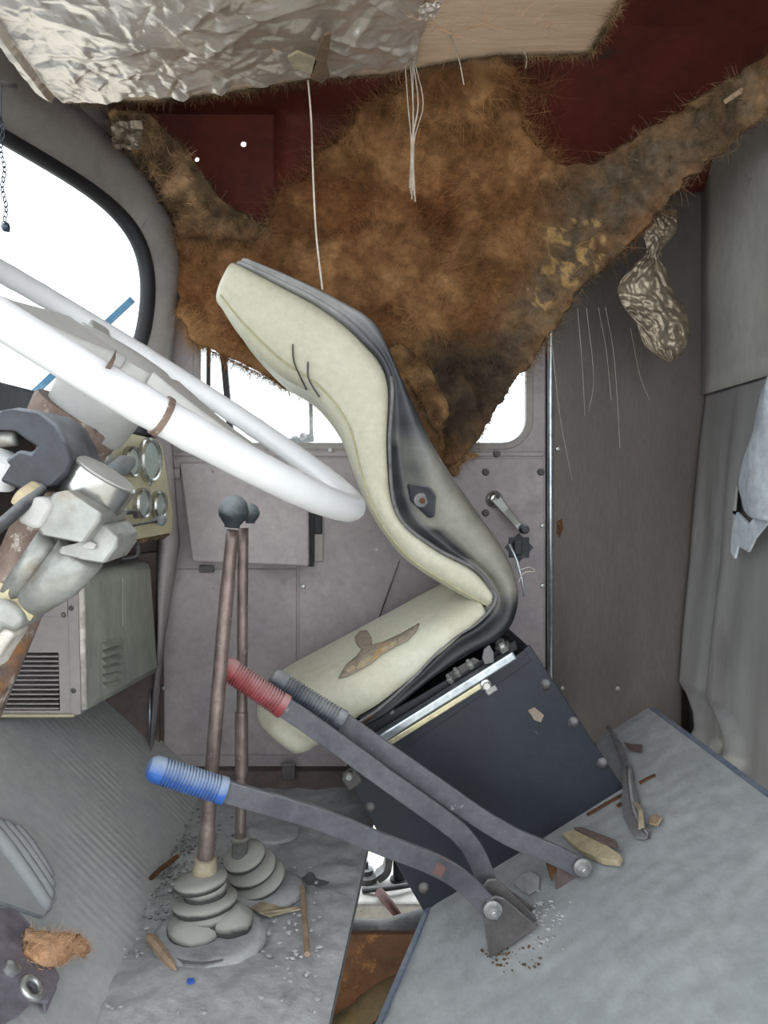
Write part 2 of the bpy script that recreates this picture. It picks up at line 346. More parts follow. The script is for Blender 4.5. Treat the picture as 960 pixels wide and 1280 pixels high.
# floor plate (left of the slot) with settled dust
fp = [(.070, YD), (.064, 1.62), (.034, 1.375), (-.0194, .97), (-.06, .55), (-.36, .55), (-.36, YD)]
def floor_fn(u, v):
    Y = .55+(YD-.55)*v
    xr = np.interp(Y, [.55, .97, 1.375, 1.62, YD], [-.06, -.0194, .034, .064, .070])
    X = -.31+(xr+.31)*u
    z = .006*fb((X, Y, 0), 9)+.004*fb((X, Y, 3), 26)+.003*abs(fb((X, Y, 5), 50))
    dn = px((X, Y, 0))
    z += .012*max(0, 1-((dn[0]-250)/170)**2-((dn[1]-1235)/70)**2)      # drifted dust round the lever boots
    if u > .97: z *= .2
    return Vector((X, Y, z-.004))
fl = MB().grid(90, 140, floor_fn).build('floor', 'floor', None, True)
tag(fl, 'grey dust-covered steel floor around the gear levers', None, None, 'structure'); asroot(fl)
MB().prism([Vector((a, b, -.008)) for a, b in fp], (0, 0, -.012)).build('floor_plate', 'steelgrey', fl)
# toeboard with ribbed mat, rising to the front
def toe_fn(u, v):
    Y = .55+(YD-.55)*v; X = -.30-.50*u
    z = min(TA+TB*X+CAMZ, .255)
    if u < .12: z = max(z, 0)-0.004*(1-u/.12)
    z += .004*fb((X, Y, 1), 7)
    return Vector((X, Y, z))
to = MB().grid(40, 70, toe_fn).build('toeboard', 'mat', None, True)
tag(to, 'sloping toeboard with ribbed grey mat under the heater', None, None, 'structure')
# ribbed pad lying on the toeboard, lower left
pad = thing('ribbed_pad', 'grey ribbed rubber pad on the sloping toeboard beside the rusty bracket', 'pad', PT(20, 1090))
for k in range(4):
    a = PT(-30+14*k, 1018+6*k, .004); b = PT(58+5*k-k*k*1.5, 1142-12*k, .004)
    MB().tube(cr([a, a.lerp(b, .4)+Vector((0, 0, .006)), a.lerp(b, .75)+Vector((0, 0, .005)), b], 5), [.006]+[.0105]*14+[.004], 10).build('rib', 'ribpad', pad, True)
qa = [PT(-40, 1040, .002), PT(25, 1040, .002), PT(68, 1128, .002), PT(50, 1150, .002), PT(-40, 1120, .002)]
MB().prism(qa, (.003, 0, .004)).build('pad_base', 'ribpad', pad)

# passenger door
dr = MB()
wx0, wx1, wz0, wz1 = -.3185, .402, CAMZ+.078, CAMZ+.45
hole = rrect(wx0, wx1, wz0, wz1, YD, .055)
DX0, DX1 = -.395, .442
outer = [Vector((DX0, YD, .03)), Vector((DX1, YD, .03)), Vector((DX1, YD, CAMZ+.585)), Vector((DX0, YD, CAMZ+.585))]
door = dr.prism(outer, (0, .035, 0), [hole]).build('door_1', 'door', None, False, .004)
tag(door, 'mauve-grey painted passenger door with window', None, None, 'structure'); asroot(door)
# raised window surround and seams
ring_o = rrect(wx0-.012, wx1+.012, wz0-.012, wz1+.012, YD-.003, .067); ring_i = rrect(wx0+.004, wx1-.004, wz0+.004, wz1-.004, YD-.003, .051)
MB().prism(ring_o, (0, .02, 0), [ring_i]).build('window_seal', 'pillar', door, False, .003)
xs_ = P(371, 600, YD-.004).x; zt_ = wz0-.0305; zm_ = P(371, 711, YD-.004).z
MB().box((DX0+.012, YD-.004, zm_), (xs_, YD+.004, zt_)).build('upper_panel', 'door', door, False, .0015)
MB().box((xs_+.005, YD-.004, P(371, 945, YD-.004).z), (DX1-.006, YD+.004, zt_)).build('inner_panel', 'door', door, False, .0015)
MB().box((DX0+.01, YD-.004, wz0-.0265), (DX1-.004, YD+.002, wz0-.016)).build('trim_strip', 'door', door, False, .002)
MB().tube([P(499, 701, YD-.006), P(486, 738, YD-.006), P(473, 775, YD-.006)], .0016, 6).build('link_rod', 'bracket', door, True)
# raised lower access panel left
MB().prism([P(228, 712, YD-.004), P(371, 712, YD-.004), P(371, 945, YD-.004), P(205, 945, YD-.004), P(203, 712, YD-.004)], (0, .01, 0)).build('lower_panel', 'door', door, False, .003)
# map pocket: sloping box on the door
pk = MB()
f0 = [P(224, 578, 1.735), P(386, 578, 1.735), P(386, 708, 1.69), P(240, 702, 1.69)]
pk.hexa([f0[0], f0[1], f0[2], f0[3], f0[0]+Vector((0, .02, 0)), f0[1]+Vector((0, .02, 0)), f0[2]+Vector((0, .062, 0)), f0[3]+Vector((0, .062, 0))])
pocket = pk.build('map_pocket', 'door', door, False, .004)
MB().bar([P(389, 640, 1.74), P(389, 708, 1.74)], .006, .006).build('pocket_edge', 'rubber', door)
MB().box(tuple(P(393, 702, 1.742)-Vector((0, .004, 0))), tuple(P(404, 645, 1.742)+Vector((0, .01, 0)))).build('latch_plate', 'heaterfront', door, False, .002)
MB().box(tuple(P(392, 668, 1.735)), tuple(P(403, 640, 1.745))).build('latch', 'rubber', door, False, .003)
MB().box(tuple(P(249, 716, 1.735)), tuple(P(268, 706, 1.748))).build('pocket_hinge', 'bracket', door, False, .002)
MB().box(tuple(P(206, 598, 1.735)), tuple(P(226, 586, 1.747))).build('hinge_clip', 'heaterfront', door, False, .002)
for x, y in ((607, 590), (607, 641), (676, 590), (621, 567)): inst('rivet', darkscrew_me, P(x, y, YD-.005), door)
for x, y in ((678, 657), (379, 733), (576, 566), (413, 563), (398, 698), (206, 745), (678, 732), (205, 860)): inst('screw', screw_me, P(x, y, YD-.004), door)
# window crank
ck = MB().lathe(P(617, 624, YD), (0, -1, 0), [(.019, 0), (.019, .006), (.015, .012), (.010, .016), (.010, .024)], 20).build('window_crank', 'chrome', door, .6)
asroot(ck)
MB().bar([P(619, 622, 1.722), P(632, 638, 1.715), P(646, 655, 1.70), P(653, 664, 1.695)], [.011, .009, .0075, .007], .004).build('crank_arm', 'silver', ck, False, .002)
MB().lathe(P(653, 661, 1.70), (0, -1, 0), [(.009, -.005), (.010, 0), (.010, .022), (.007, .028)], 14).build('crank_knob', 'blackplastic', ck, .6)
MB().lathe(P(622, 621, 1.716), (0, -1, 0), [(.0045, 0), (.0045, .003)], 10).build('crank_screw', 'black', ck)
star = [(P(648, 684, YD).x+(.024 if k % 2 else .031)*math.cos(k*math.pi/8), P(648, 684, YD).z+(.024 if k % 2 else .031)*math.sin(k*math.pi/8)) for k in range(16)]
MB().prism([Vector((a, YD-.008, b)) for a, b in star], (0, .01, 0)).build('lock_escutcheon', 'blackplastic', door, False, .002)
MB().box(tuple(P(643, 694, YD-.022)), tuple(P(651, 676, YD-.005))).build('lock_lever', 'blackplastic', door, False, .003)
# sill rubbish under the door
MB().box((-.40, YD-.03, -.02), (.46, YD+.03, .034)).build('door_sill', 'kick', door, False, .006)
MB().box(tuple(P(352, 976, 1.70)), tuple(P(370, 952, 1.72))).build('sill_bracket', 'bracket', door, False, .003)

# door window glass with dust, quarter-light bar
gl = MB().box((wx0-.01, YD+.014, wz0-.01), (wx1+.01, YD+.018, wz1+.01)).build('window_1', 'glass'); asroot(gl)
tag(gl, 'bright dusty glass pane of the passenger door', None, None, 'structure')
MB().bar([P(281, 300, 1.757), P(279, 440, 1.757), P(291, 570, 1.757)], .0065, .008).build('quarter_light_bar', 'rubber', gl)
MB().bar([P(262, 300, 1.757), P(260, 560, 1.757)], .004, .006).build('quarter_light_seal', 'rubber', gl)

# outside mirror bracket seen through the window
mi = thing('mirror_bracket', 'chrome mirror bracket outside the passenger window below the brown fluff', 'bracket', P(375, 545, 1.84))
MB().tube([P(388, 470, 1.86), P(389, 548, 1.86)], .005, 8).build('post', 'silver', mi, True)
MB().tube([P(392, 545, 1.86), P(365, 548, 1.86)], .006, 8).build('arm', 'silver', mi, True)
MB().lathe(P(378, 547, 1.86), (0, 0, 1), [(.010, -.008), (.014, 0), (.010, .010), (.004, .014)], 14).build('clamp', 'chrome', mi, .7)
MB().bar([P(345, 553, 1.86), P(392, 549, 1.86)], .006, .01).build('foot', 'steelgrey', mi)
MB().bar([P(350, 553, 1.86), P(348, 556, 1.783)], .006, .006, (1, 0, 0)).build('stay', 'steelgrey', mi)
MB().tube([P(312, 470, 1.9), P(322, 520, 1.9)], .0008, 5).build('wire', 'chain', mi)

# door seal strip and side panel behind the door
t1 = MB().tube([P(688, y, YD-.004) for y in (150, 400, 620, 960)], .0065, 12).build('trim_1', 'railmetal', None, True)
tag(t1, 'shiny vertical seal strip at the rear edge of the passenger door', None, None, 'structure')
t2 = MB().box((DX1+.001, YD-.001, .03), (P(684, 600, YD).x, YD+.02, CAMZ+.7)).build('trim_2', 'rubber'); tag(t2, 'black rubber weatherstrip beside the shiny door seal', None, None, 'structure')
XR = .78
sx0 = P(693, 600, YD).x-.006
def rq(x0, x1, z0, z1): return [Vector((x0, YD, z0)), Vector((x1, YD, z0)), Vector((x1, YD, z1)), Vector((x0, YD, z1))]
sp = MB().prism(rq(sx0, XR+.012, -.12, CAMZ+.80), (0, .004, 0), [rq(.737, .775, .085, .225)]).build('wall_passenger_side', 'sidepanel'); asroot(sp)
MB().box((sx0-.004, YD+.085, -.12), (XR+.02, YD+.09, CAMZ+.80)).build('outer_skin', 'sidepanel', sp)
MB().box((sx0-.004, YD+.004, -.12), (sx0, YD+.085, CAMZ+.80)).build('door_post', 'sidepanel', sp)
MB().box((sx0-.004, YD+.004, -.124), (XR+.012, YD+.09, -.12)).build('post_floor', 'sidepanel', sp)
MB().box((sx0-.004, YD+.004, CAMZ+.797), (XR+.012, YD+.09, CAMZ+.80)).build('post_cap', 'sidepanel', sp)
tag(sp, 'dark brownish-grey metal side panel between door and rear wall', None, None, 'structure')
for x, y in ((697, 561), (703, 860), (772, 860)): inst('screw', screw_me, P(x, y, YD-.002), sp)
rs = [(696, 652), (703, 648), (704, 660), (700, 672), (696, 668)]
MB().prism([P(x, y, YD-.0012) for x, y in rs], (0, .002, 0)).build('rust_mark', 'rust', sp)
# wall above the door up to the roof, with small light holes
def circ(x, y, r, n=8): c = P(x, y, YD); return [c+Vector((r*math.cos(2*math.pi*k/n), 0, r*math.sin(2*math.pi*k/n))) for k in range(n)]
up = MB().prism([Vector((-.52, YD-.008, CAMZ+.63)), Vector((-.40, YD-.008, CAMZ+.60)), Vector((-.40, YD-.008, CAMZ+.475)), Vector((.42, YD-.008, CAMZ+.475)), Vector((.47, YD-.008, CAMZ+.56)), Vector((.47, YD-.008, CAMZ+.81)), Vector((-.52, YD-.008, CAMZ+.81))], (0, .003, 0),
                [[p-Vector((0, .008, 0)) for p in circ(305, 182, .0062)], [p-Vector((0, .008, 0)) for p in circ(247, 201, .005)], [p-Vector((0, .008, 0)) for p in circ(259, 248, .003)]]).build('wall_above_door', 'roof'); asroot(up)
tag(up, 'dark red-brown inner wall above the passenger door with pinholes', None, None, 'structure')
MB().box(tuple(P(392, 213, 1.735)), tuple(P(406, 196, 1.749))).build('metal_clip', 'bracket', up, False, .002)
MB().tube([P(487, 142, 1.73), P(486, 180, 1.735), P(485, 238, 1.74)], .0042, 6).build('hanger_rod', 'bracket', up)
MB().box(tuple(P(482, 153, 1.72)), tuple(P(491, 141, 1.735))).build('rod_clip', 'bracket', up)

# roof
def roof_fn(u, v):
    X = -.60+1.42*u; Y = -.02+1.80*v
    z = CAMZ+.80-.04*max(0, (abs(u-.5)-.4)/.1)**2+.003*fb((X, Y, 0), 6)
    return Vector((X, Y, z))
rf = MB().grid(40, 40, roof_fn).build('ceiling', 'roof', None, True, solid=.006); asroot(rf)
tag(rf, 'bare red oxide underside of the cab roof', None, None, 'structure')
def cove_fn(u, v):
    X = -.15+.93*u; k = cove[int(round(v*(len(cove)-1)))]; t = min(1, u/.35); t = t*t*(3-2*t)
    c = (1.36+.376*min(1, v/.6), .799-.174*max(0, (v-.6)/.4)); k = (c[0]*(1-t)+k[0]*t, c[1]*(1-t)+k[1]*t)   # runs out into the square corner
    return Vector((X, k[0], CAMZ+k[1]+.003*fb((X, k[0], 4), 9)))
cove = cr([(1.36, .806), (1.50, .782), (1.60, .745), (1.68, .695), (1.735, .625)], 4)
MB().grid(24, len(cove), cove_fn).build('roof_cove', 'roof', rf, True, solid=.004)

# rear wall: upper panel, bent lower panel, torn pale sheet
rw = MB().box((XR+.012, .30, -.5), (XR+.04, YD+.10, CAMZ+.81)).build('wall_rear', 'rearlow'); asroot(rw)
tag(rw, 'rear cab wall behind the panels', None, None, 'structure')
def PR(x, y, X=XR): return P(x, y, X/((x-CX)/F_PX))
zsplit = lambda Y: PR(875, 495).z+(PR(960, 470).z-PR(875, 495).z)*(PR(875, 495).y-Y)/(PR(875, 495).y-PR(960, 470).y)
def upper_fn(u, v):
    Y = YD-.003-1.4*u; z0 = zsplit(Y)+.001; z = z0+(CAMZ+.80-z0)*v
    return Vector((XR-.004*fb((0, Y, z), 6), Y, z))
MB().grid(30, 16, upper_fn).build('upper_panel', 'rear', rw, True, solid=.003)
def lower_fn(u, v):
    ztop = zsplit(1.74); z = -.20+(ztop+.20)*v
    # far edge drifts forward with the torn hole near the floor
    pyy = CY-(z-CAMZ)/1.72*F_PX
    ex = np.interp(pyy, [480, 495, 560, 700, 790, 850, 862, 878, 898, 912, 1000], [875, 875, 871, 862, 852, 848, 864, 873, 875, 868, 850])
    d = float(np.interp(pyy, [495, 560, 700, 790, 850, 1000], [.003, .014, .029, .046, .0535, .06]))-.010
    X0 = XR-d
    Ye = min(1.738, X0/((ex-CX)/F_PX)); Y = Ye-(Ye-.40)*u
    zz = z+(zsplit(Y)-ztop)*v
    s = (Ye-Y)
    w = 1-v**3
    X = X0-.020*math.exp(-((s-.155)/.03)**2)*w+.018*math.exp(-((s-.085-.03*v)/.022)**2)*w-.012*math.exp(-(s/.03)**2)*w-.006*fb((0, Y*3, z), 3)
    return Vector((X, Y, zz))
tk = [(923, 600), (931, 640), (941, 648), (953, 630), (944, 650), (925, 672), (917, 668), (918, 640)]   # ragged opening torn in the sheet
lpm = MB().grid(170, 190, lower_fn)
lpm.f = [f for f in lpm.f if not inpoly(*px(sum((Vector(lpm.v[k]) for k in f), Vector())/4), tk)]
lpm.build('lower_panel', 'rearlow', rw, True, solid=.002)
ws = [(968, 470), (955, 490), (941, 540), (925, 585), (923, 612), (928, 628), (937, 648), (950, 642), (968, 652)]
def sheet_pt(x, y, d): return P(x, y, (XR-.045)/((x-CX)/F_PX))+Vector((-d, 0, 0))
mb = MB(); n = 14
lft = cr([(968, 470), (955, 490), (941, 540), (925, 585), (923, 612), (928, 628), (936, 645)], 4); rgt = cr([(1010, 455), (1012, 490), (1014, 540), (1015, 590), (1015, 620), (1015, 640), (1015, 655)], 4)
mb.grid(10, len(lft), lambda u, v: sheet_pt(*(np.array(lft[int(round(v*(len(lft)-1)))])*(1-u)+np.array(rgt[int(round(v*(len(lft)-1)))])*u), .03*math.sin(u*math.pi)+.006*fb((u*3, v*3, 0), 2)))
mb.build('torn_sheet', 'whitesheet', rw, True, solid=.002)
tr = [(921, 640), (915, 660), (913, 690), (918, 698), (922, 682), (935, 690), (944, 672), (962, 650), (962, 632), (948, 640), (936, 655)]
MB().prism([P(x, y, (XR-.055)/((x-CX)/F_PX)) for x, y in tr], (.004, 0, 0)).build('torn_flap', 'whitesheet', rw)

# front: windscreen header and pillar, glass, lower dash wall
inner = cr([P(-220, 60, .90), P(-60, 128, 1.15), P(0, 160, 1.26), P(100, 222, 1.47), P(150, 262, 1.58), P(178, 302, 1.63), P(189, 348, 1.66), P(186, 400, 1.66), P(174, 445, 1.66), P(150, 500, 1.64)], 5)
outerc = cr([P(-260, -130, .88), P(-60, -30, 1.12), P(0, 28, 1.22), P(85, 120, 1.44), P(150, 182, 1.60), P(198, 246, 1.71), P(219, 305, 1.755), P(217, 370, 1.755), P(213, 440, 1.755), P(205, 560, 1.755)], 5)
def hdr_loops(k0, k1):
    loops = []
    for k in range(k0, k1):
        a, b = inner[k], outerc[k]; mid = Vector((.04, -.02, 0))
        loops.append([a.lerp(b, t)+mid*math.sin(t*math.pi)*.8 for t in (0, .12, .3, .5, .7, .88, 1)])
    return loops
ks = 26
hb_ = MB().loft([[outerc[k]+Vector((.006, -.006, -.01)), outerc[k]+Vector((-.03, .02, .09)), outerc[k]+Vector((-.12, .06, .12))] for k in range(0, 32)], closed=False)
wf = MB().loft(hdr_loops(0, ks), closed=False).build('wall_front_header', 'header', None, True, solid=.004, sub=1); asroot(wf)
hb_.build('header_backing', 'header', wf, True, solid=.004)
tag(wf, 'grey-brown windscreen header panel under the roof', None, None, 'structure')
wp = MB().loft(hdr_loops(ks-4, len(inner)), closed=False).build('wall_front_pillar', 'pillar', None, True, solid=.004, sub=1); asroot(wp)
tag(wp, 'light grey windscreen pillar beside the passenger door', None, None, 'structure')
MB().box((-.425, YD+.002, -.05), (DX0+.012, YD+.03, CAMZ+.60)).build('door_jamb', 'kick', wp)
MB().box((-.82, 1.732, -.05), (-.400, 1.745, CAMZ+.12)).build('kick_backing', 'kick', wp)
# pillar stem down to the floor
MB().loft([[P(x0, y, 1.69), P((x0+x1)/2, y, 1.665), P(x1, y, 1.70), P(x1+2, y, 1.75)] for y, x0, x1 in ((480, 178, 212), (560, 190, 213), (680, 197, 222), (800, 196, 203), (945, 186, 190))], closed=False).build('pillar_foot', 'door', wp, True, solid=.004)
# header gap between header and headliner (dark)
# rubber seal round the glass
sl = MB()
off = [inner[i].lerp(outerc[i], -.05)+Vector((-.005, 0, 0)) for i in range(len(inner))]
sl.tube(off, [.010+.006*min(1, i/22) for i in range(len(off))], 10)
so = sl.build('window_2', 'rubber', None, True); asroot(so)
tag(so, 'windscreen with thick black rubber seal', None, None, 'structure')
gz0 = CAMZ+.14
gp = [p+Vector((-.008, 0, 0)) for p in off]+[Vector((-.46, 1.62, gz0)), Vector((-.60, 1.2, gz0)), Vector((-.66, .80, gz0))]
cen = sum(gp, Vector())/len(gp)
MB().add([cen]+gp, [(0, i+1, (i+1) % len(gp)+1) for i in range(len(gp))]).build('glass_pane', 'glass', so)
# wiper outside the screen
wi = thing('windscreen_wiper', 'blue-grey wiper arm slanting outside the windscreen behind the steering wheel', 'wiper', P(35, 497, 1.72))
MB().bar([P(20, 512, 1.72), P(60, 475, 1.72), P(110, 426, 1.72), P(166, 374, 1.72)], .007, .004).build('blade', 'wiper', wi)
MB().tube([P(15, 515, 1.735), P(100, 441, 1.735)], .004, 6).build('arm', 'chain', wi)
# cowl / dash top under the screen
dt = MB().prism([Vector((-.82, .55, 0)), Vector((-.82, 1.76, 0)), Vector((-.44, 1.76, 0)), Vector((-.44, 1.69, 0)), Vector((-.40, 1.70, 0)), Vector((-.47, 1.40, 0)), Vector((-.52, .55, 0))], (0, 0, .05))
for i, v in enumerate(dt.v): dt.v[i] = (v[0], v[1], v[2]+gz0-.05)
do = dt.build('wall_front_cowl', 'blackplastic', None, False, .006); asroot(do)
tag(do, 'dark dashboard top below the windscreen', None, None, 'structure')
MB().tube([Vector((-.655, .72, gz0+.004)), Vector((-.60, 1.18, gz0+.004)), Vector((-.47, 1.58, gz0+.004))], .005, 8).build('cowl_edge', 'panelbeige', do, True)
# firewall behind dash
fw = MB().prism([Vector((-.80, .55, -.02)), Vector((-.80, 1.76, -.02)), Vector((-.80, 1.76, gz0-.03)), Vector((-.80, .55, gz0-.03))], (-.02, 0, 0)).build('wall_front', 'kick')
tag(fw, 'dark firewall behind the dashboard', None, None, 'structure')
kp = MB().prism([P(100, 700, 1.70), P(199, 690, 1.70), P(189, 945, 1.70), P(186, 955, 1.70), P(60, 955, 1.70)], (0, .03, 0)).build('wall_kick_panel', 'kick'); asroot(kp)
tag(kp, 'dark reddish kick panel below the heater', None, None, 'structure')
MB().tube([P(188, 862, 1.697), P(186, 948, 1.697)], .003, 8).build('edge_trim', 'railmetal', kp, True)

# ================================================================== TILTED ENGINE LID
def lid_at(X, Y, up=0): return Vector((X, Y, lidz(X)))+LN*up
def lid_left(Y): return np.interp(Y, [.70, 1.197, 1.40, 1.62], [-.17, .048, .14, .20])
def lid_fn(u, v):
    Y = .62+1.0*v; xl = lid_left(Y); X = xl+(.6157-xl)*u
    e = min(1, min(u, 1-u)*25)
    return lid_at(X, Y, (.0025*fb((X, Y, 0), 14)+.002*fb((X, Y, 2), 40))*e)
lid = thing('engine_lid', 'tilted dusty grey engine lid carrying the seat box and hand levers', 'lid', lid_at(.35, 1.1))
MB().grid(70, 110, lid_fn).build('top_sheet', 'lid', lid, True)
bo = [lid_at(lid_left(Y), Y, -.007) for Y in (.62, .9, 1.197, 1.40, 1.62)]+[lid_at(.6157, 1.62, -.007), lid_at(.6157, .62, -.007)]
MB().prism(bo, -LN*.014).build('plate', 'lidedge', lid)
MB().bar([lid_at(.6157, .62, -.006), lid_at(.6157, 1.62, -.006)], .011, .004, LN).build('edge_strip', 'lidedge', lid, False, .002)
mb = MB()      # rusty painted rim along the slot
pth = [lid_at(lid_left(Y)+.008, Y, .001) for Y in np.linspace(.8, 1.42, 14)]
mb.bar(pth, .006, .0025, LN); mb.build('slot_rim', 'lidedge', lid, False, .001)

# ================================================================== CHASSIS SEEN THROUGH THE SLOT
cm = thing('fitting_box', 'dirty white box top with metal fittings seen below the floor slot', 'box', (.1, 1.8, -.30))
MB().box((-.08, 1.70, -.42), (.30, 1.93, CAMZ-.90)).build('case', 'whitepaint', cm, False, .006)
MB().lathe((.048, 1.80, CAMZ-.90), (0, 0, 1), [(.028, 0), (.028, .012), (.018, .016), (.018, .026), (.007, .027), (.007, .042)], 12).build('terminal', 'bracket', cm, .5)
MB().bar(cr([(.075, 1.785, CAMZ-.885), (.095, 1.79, CAMZ-.870), (.10, 1.80, CAMZ-.84), (.085, 1.80, CAMZ-.83)], 5), .008, .018).build('clamp', 'bracket', cm)
MB().lathe((.125, 1.80, CAMZ-.90), (0, 0, 1), [(.022, 0), (.022, .004), (.015, .006), (.015, .05), (.012, .052)], 14).build('filler_cap', 'rubber', cm, .6)
MB().tube(cr([(.04, 1.745, CAMZ-.895), (.10, 1.735, CAMZ-.885), (.16, 1.76, CAMZ-.888)], 6), .006, 8).build('cable', 'cable', cm, True)
MB().tube([(.075, 1.72, CAMZ-.885), (.095, 1.69, CAMZ-.895), (.115, 1.665, CAMZ-.91)], [.010, .010, .008], 10).build('red_plug', 'redfade', cm, True)
cp = thing('cross_tube', 'grey curved cross tube below the floor slot', 'tube', (.1, 1.55, -.28))
MB().tube(cr([(-.15, 1.56, -.235), (.05, 1.55, -.250), (.13, 1.53, -.225), (.30, 1.50, -.16)], 8), .052, 18).build('tube_body', 'steelgrey', cp, True)
MB().lathe((-.03, 1.55, -.245), (1, 0, 0), [(.056, -.008), (.056, .008)], 18).build('tube_collar', 'steelgrey', cp, .6)
rp = thing('rusty_chassis_plate', 'rusty brown chassis plate below the floor slot', 'plate', (.06, 1.40, -.40))
MB().box((-.15, 1.41, -.50), (.30, 1.425, CAMZ-.80)).build('web', 'rust', rp, False, .003)
MB().box((-.15, 1.35, CAMZ-.965), (.30, 1.41, CAMZ-.95)).build('flange', 'steelgrey', rp, False, .003)
MB().lathe((.015, 1.355, CAMZ-.945), (0, -1, .4), [(.016, -.004), (.016, .006), (.012, .008)], 14).build('bolt', 'bracket', rp, .6)
yh = thing('yellow_hose', 'ochre hose at the bottom of the floor slot', 'hose', (.03, 1.25, -.42))
MB().tube(cr([P(380, 1310, 1.28), P(440, 1275, 1.31), P(480, 1243, 1.32), P(520, 1225, 1.325)], 6), .019, 14).build('hose_body', 'ochre', yh, True)
MB().tube([P(452, 1266, 1.318), P(462, 1258, 1.326)], .0215, 14).build('hose_clip', 'rust', yh, .6)

# ================================================================== SEAT BOX
YB = 1.40
sb = thing('seat_box', 'black sheet-metal seat box tipped forward on the lid', 'box', lid_at(.32, 1.5))
bx = [P(643, 822, YB), P(662, 806, YB), P(686, 842, YB), P(780, 985, YB), P(530, 1140, YB), P(430, 967, YB)]
MB().prism(bx, (0, .004, 0)).build('side_plate', 'box', sb, False, .0015)
inn = [p.lerp(sum(bx, Vector())/6, .015)+Vector((0, .004, 0)) for p in bx]
MB().prism(inn, (0, .31, 0)).build('body', 'box', sb, False, .003)
ud = (P(660, 805, YB)-P(430, 967, YB)).normalized(); nd = Vector((ud.z, 0, -ud.x))
MB().hexa([P(432, 968, YB)-Vector((0, .002, 0)), P(655, 812, YB)-Vector((0, .002, 0)), P(664, 826, YB)-Vector((0, .002, 0)), P(441, 981, YB)-Vector((0, .002, 0))] +
          [p+Vector((0, .004, 0)) for p in (P(432, 968, YB), P(655, 812, YB), P(664, 826, YB), P(441, 981, YB))]).build('top_flange', 'box', sb, False, .001)
for x, y in ((682, 856), (717, 903), (753, 954), (463, 1010), (530, 1110)): inst('bolt', dome_me, P(x, y, YB), sb)
MB().prism([P(660, 888, YB-.001), P(668, 884, YB-.001), P(680, 894, YB-.001), P(676, 903, YB-.001), P(668, 900, YB-.001), P(664, 894, YB-.001)], (0, .002, 0)).build('chipped_patch', 'torn', sb)
mbk = MB()
mbk.obox(P(440, 972, 1.385), (ud, (0, 1, 0), nd), (.014, .016, .012)); mbk.build('front_catch', 'bracket', sb, False, .003)
MB().lathe(P(436, 968, 1.375), (0, -1, 0), [(.008, 0), (.008, .012), (.005, .016)], 10).build('catch_pin', 'silver', sb, .6)

# ================================================================== SEAT
YN, W = 1.34, .345
seat = thing('cab_seat', 'worn cream vinyl bucket seat with black shell tipped forward on rails', 'seat', P(560, 930, 1.5))
ST = [((272, 378), (293, 322), (301, 317)), ((298, 418), (350, 350), (366, 343)), ((343, 465), (408, 381), (428, 373)), ((388, 494), (455, 420), (472, 402)),
      ((424, 540), (489, 470), (502, 466)), ((444, 592), (487, 560), (548, 560)), ((466, 645), (497, 642), (594, 628)), ((503, 697), (545, 685), (637, 690)),
      ((562, 737), (595, 712), (654, 738)), ((612, 762), (620, 745), (648, 778))]
flat = [[*a, *b, *c] for a, b, c in ST]
SF = [tuple(q) for q in cr(flat, 5)]
rec = np.interp(np.linspace(0, 1, len(SF)), [0, .3, .45, .9, 1], [.15, .25, 1, 1, .5])
half = [(1.0, .0), (.8, -.004), (.55, -.004), (.3, .004), (.12, .018), (.03, .036), (0, .06), (.04, .085), (.16, .115), (.22, .15)]
loops = []
for i, q in enumerate(SF):
    Fp, Bp = P(q[0], q[1], 1.385), P(q[2], q[3], YN)
    Fp.y = Bp.y = 0; T = []
    r = rec[i]
    hh = [(a if k < 7 else a*r, y) for k, (a, y) in enumerate(half)]
    sec = hh+[(.22*r, W/2)]+[(a, W-y) for a, y in hh[::-1]]+[(1, W/2)]
    sh = 1.0
    loops.append([Fp.lerp(Bp, a)+Vector((0, YN+y, 0)) for a, y in sec])
# rounded top end
cen = sum(loops[0], Vector())/len(loops[0]); dirn = (loops[0][0]-loops[3][0]).normalized()
cap1 = [cen+(p-cen)*.93+dirn*.006 for p in loops[0]]; cap2 = [cen+(p-cen)*.78+dirn*.010 for p in loops[0]]
bmb = MB().loft([cap2, cap1]+loops)
backrest = bmb.build('backrest', 'cream', seat, True, sub=1); asroot(backrest)
# stitched seam along the bolster and piping at the shell
seam = []
for q in SF: a = np.array(q[:2]); b = np.array(q[2:4]); seam.append(a+(b-a)*.16)
bvh_back = BVHTree.FromPolygons([Vector(v) for v in bmb.v], bmb.f)
def on(bvh, x, y, up=.001):
    o = Vector((0, 0, CAMZ)); d = (P(x, y, 1)-o).normalized(); h = bvh.ray_cast(o, d)
    return None if h[0] is None else h[0]-d*up
sp_ = [on(bvh_back, *s_, .0006) for s_ in seam]; sp_ = [p for p in sp_ if p]
MB().tube(sp_, .0016, 6).build('seam', 'creamedge', backrest, True)
pip = [P(q[2], q[3], YN)+Vector((0, .002, 0)) for q in SF if q[3] > 462]
MB().tube(pip, .0032, 8).build('piping', 'rubberstrip', backrest, True)
for pts in (((366, 430), (367, 450), (374, 468), (383, 487)), ((385, 452), (385, 470), (390, 482), (399, 496))):
    q = [on(bvh_back, x, y, .003) for x, y in pts]; q = [p for p in q if p]
    if len(q) > 2: MB().tube(cr(q, 4), .0016, 6).build('loose_thread', 'bracket', backrest, True)
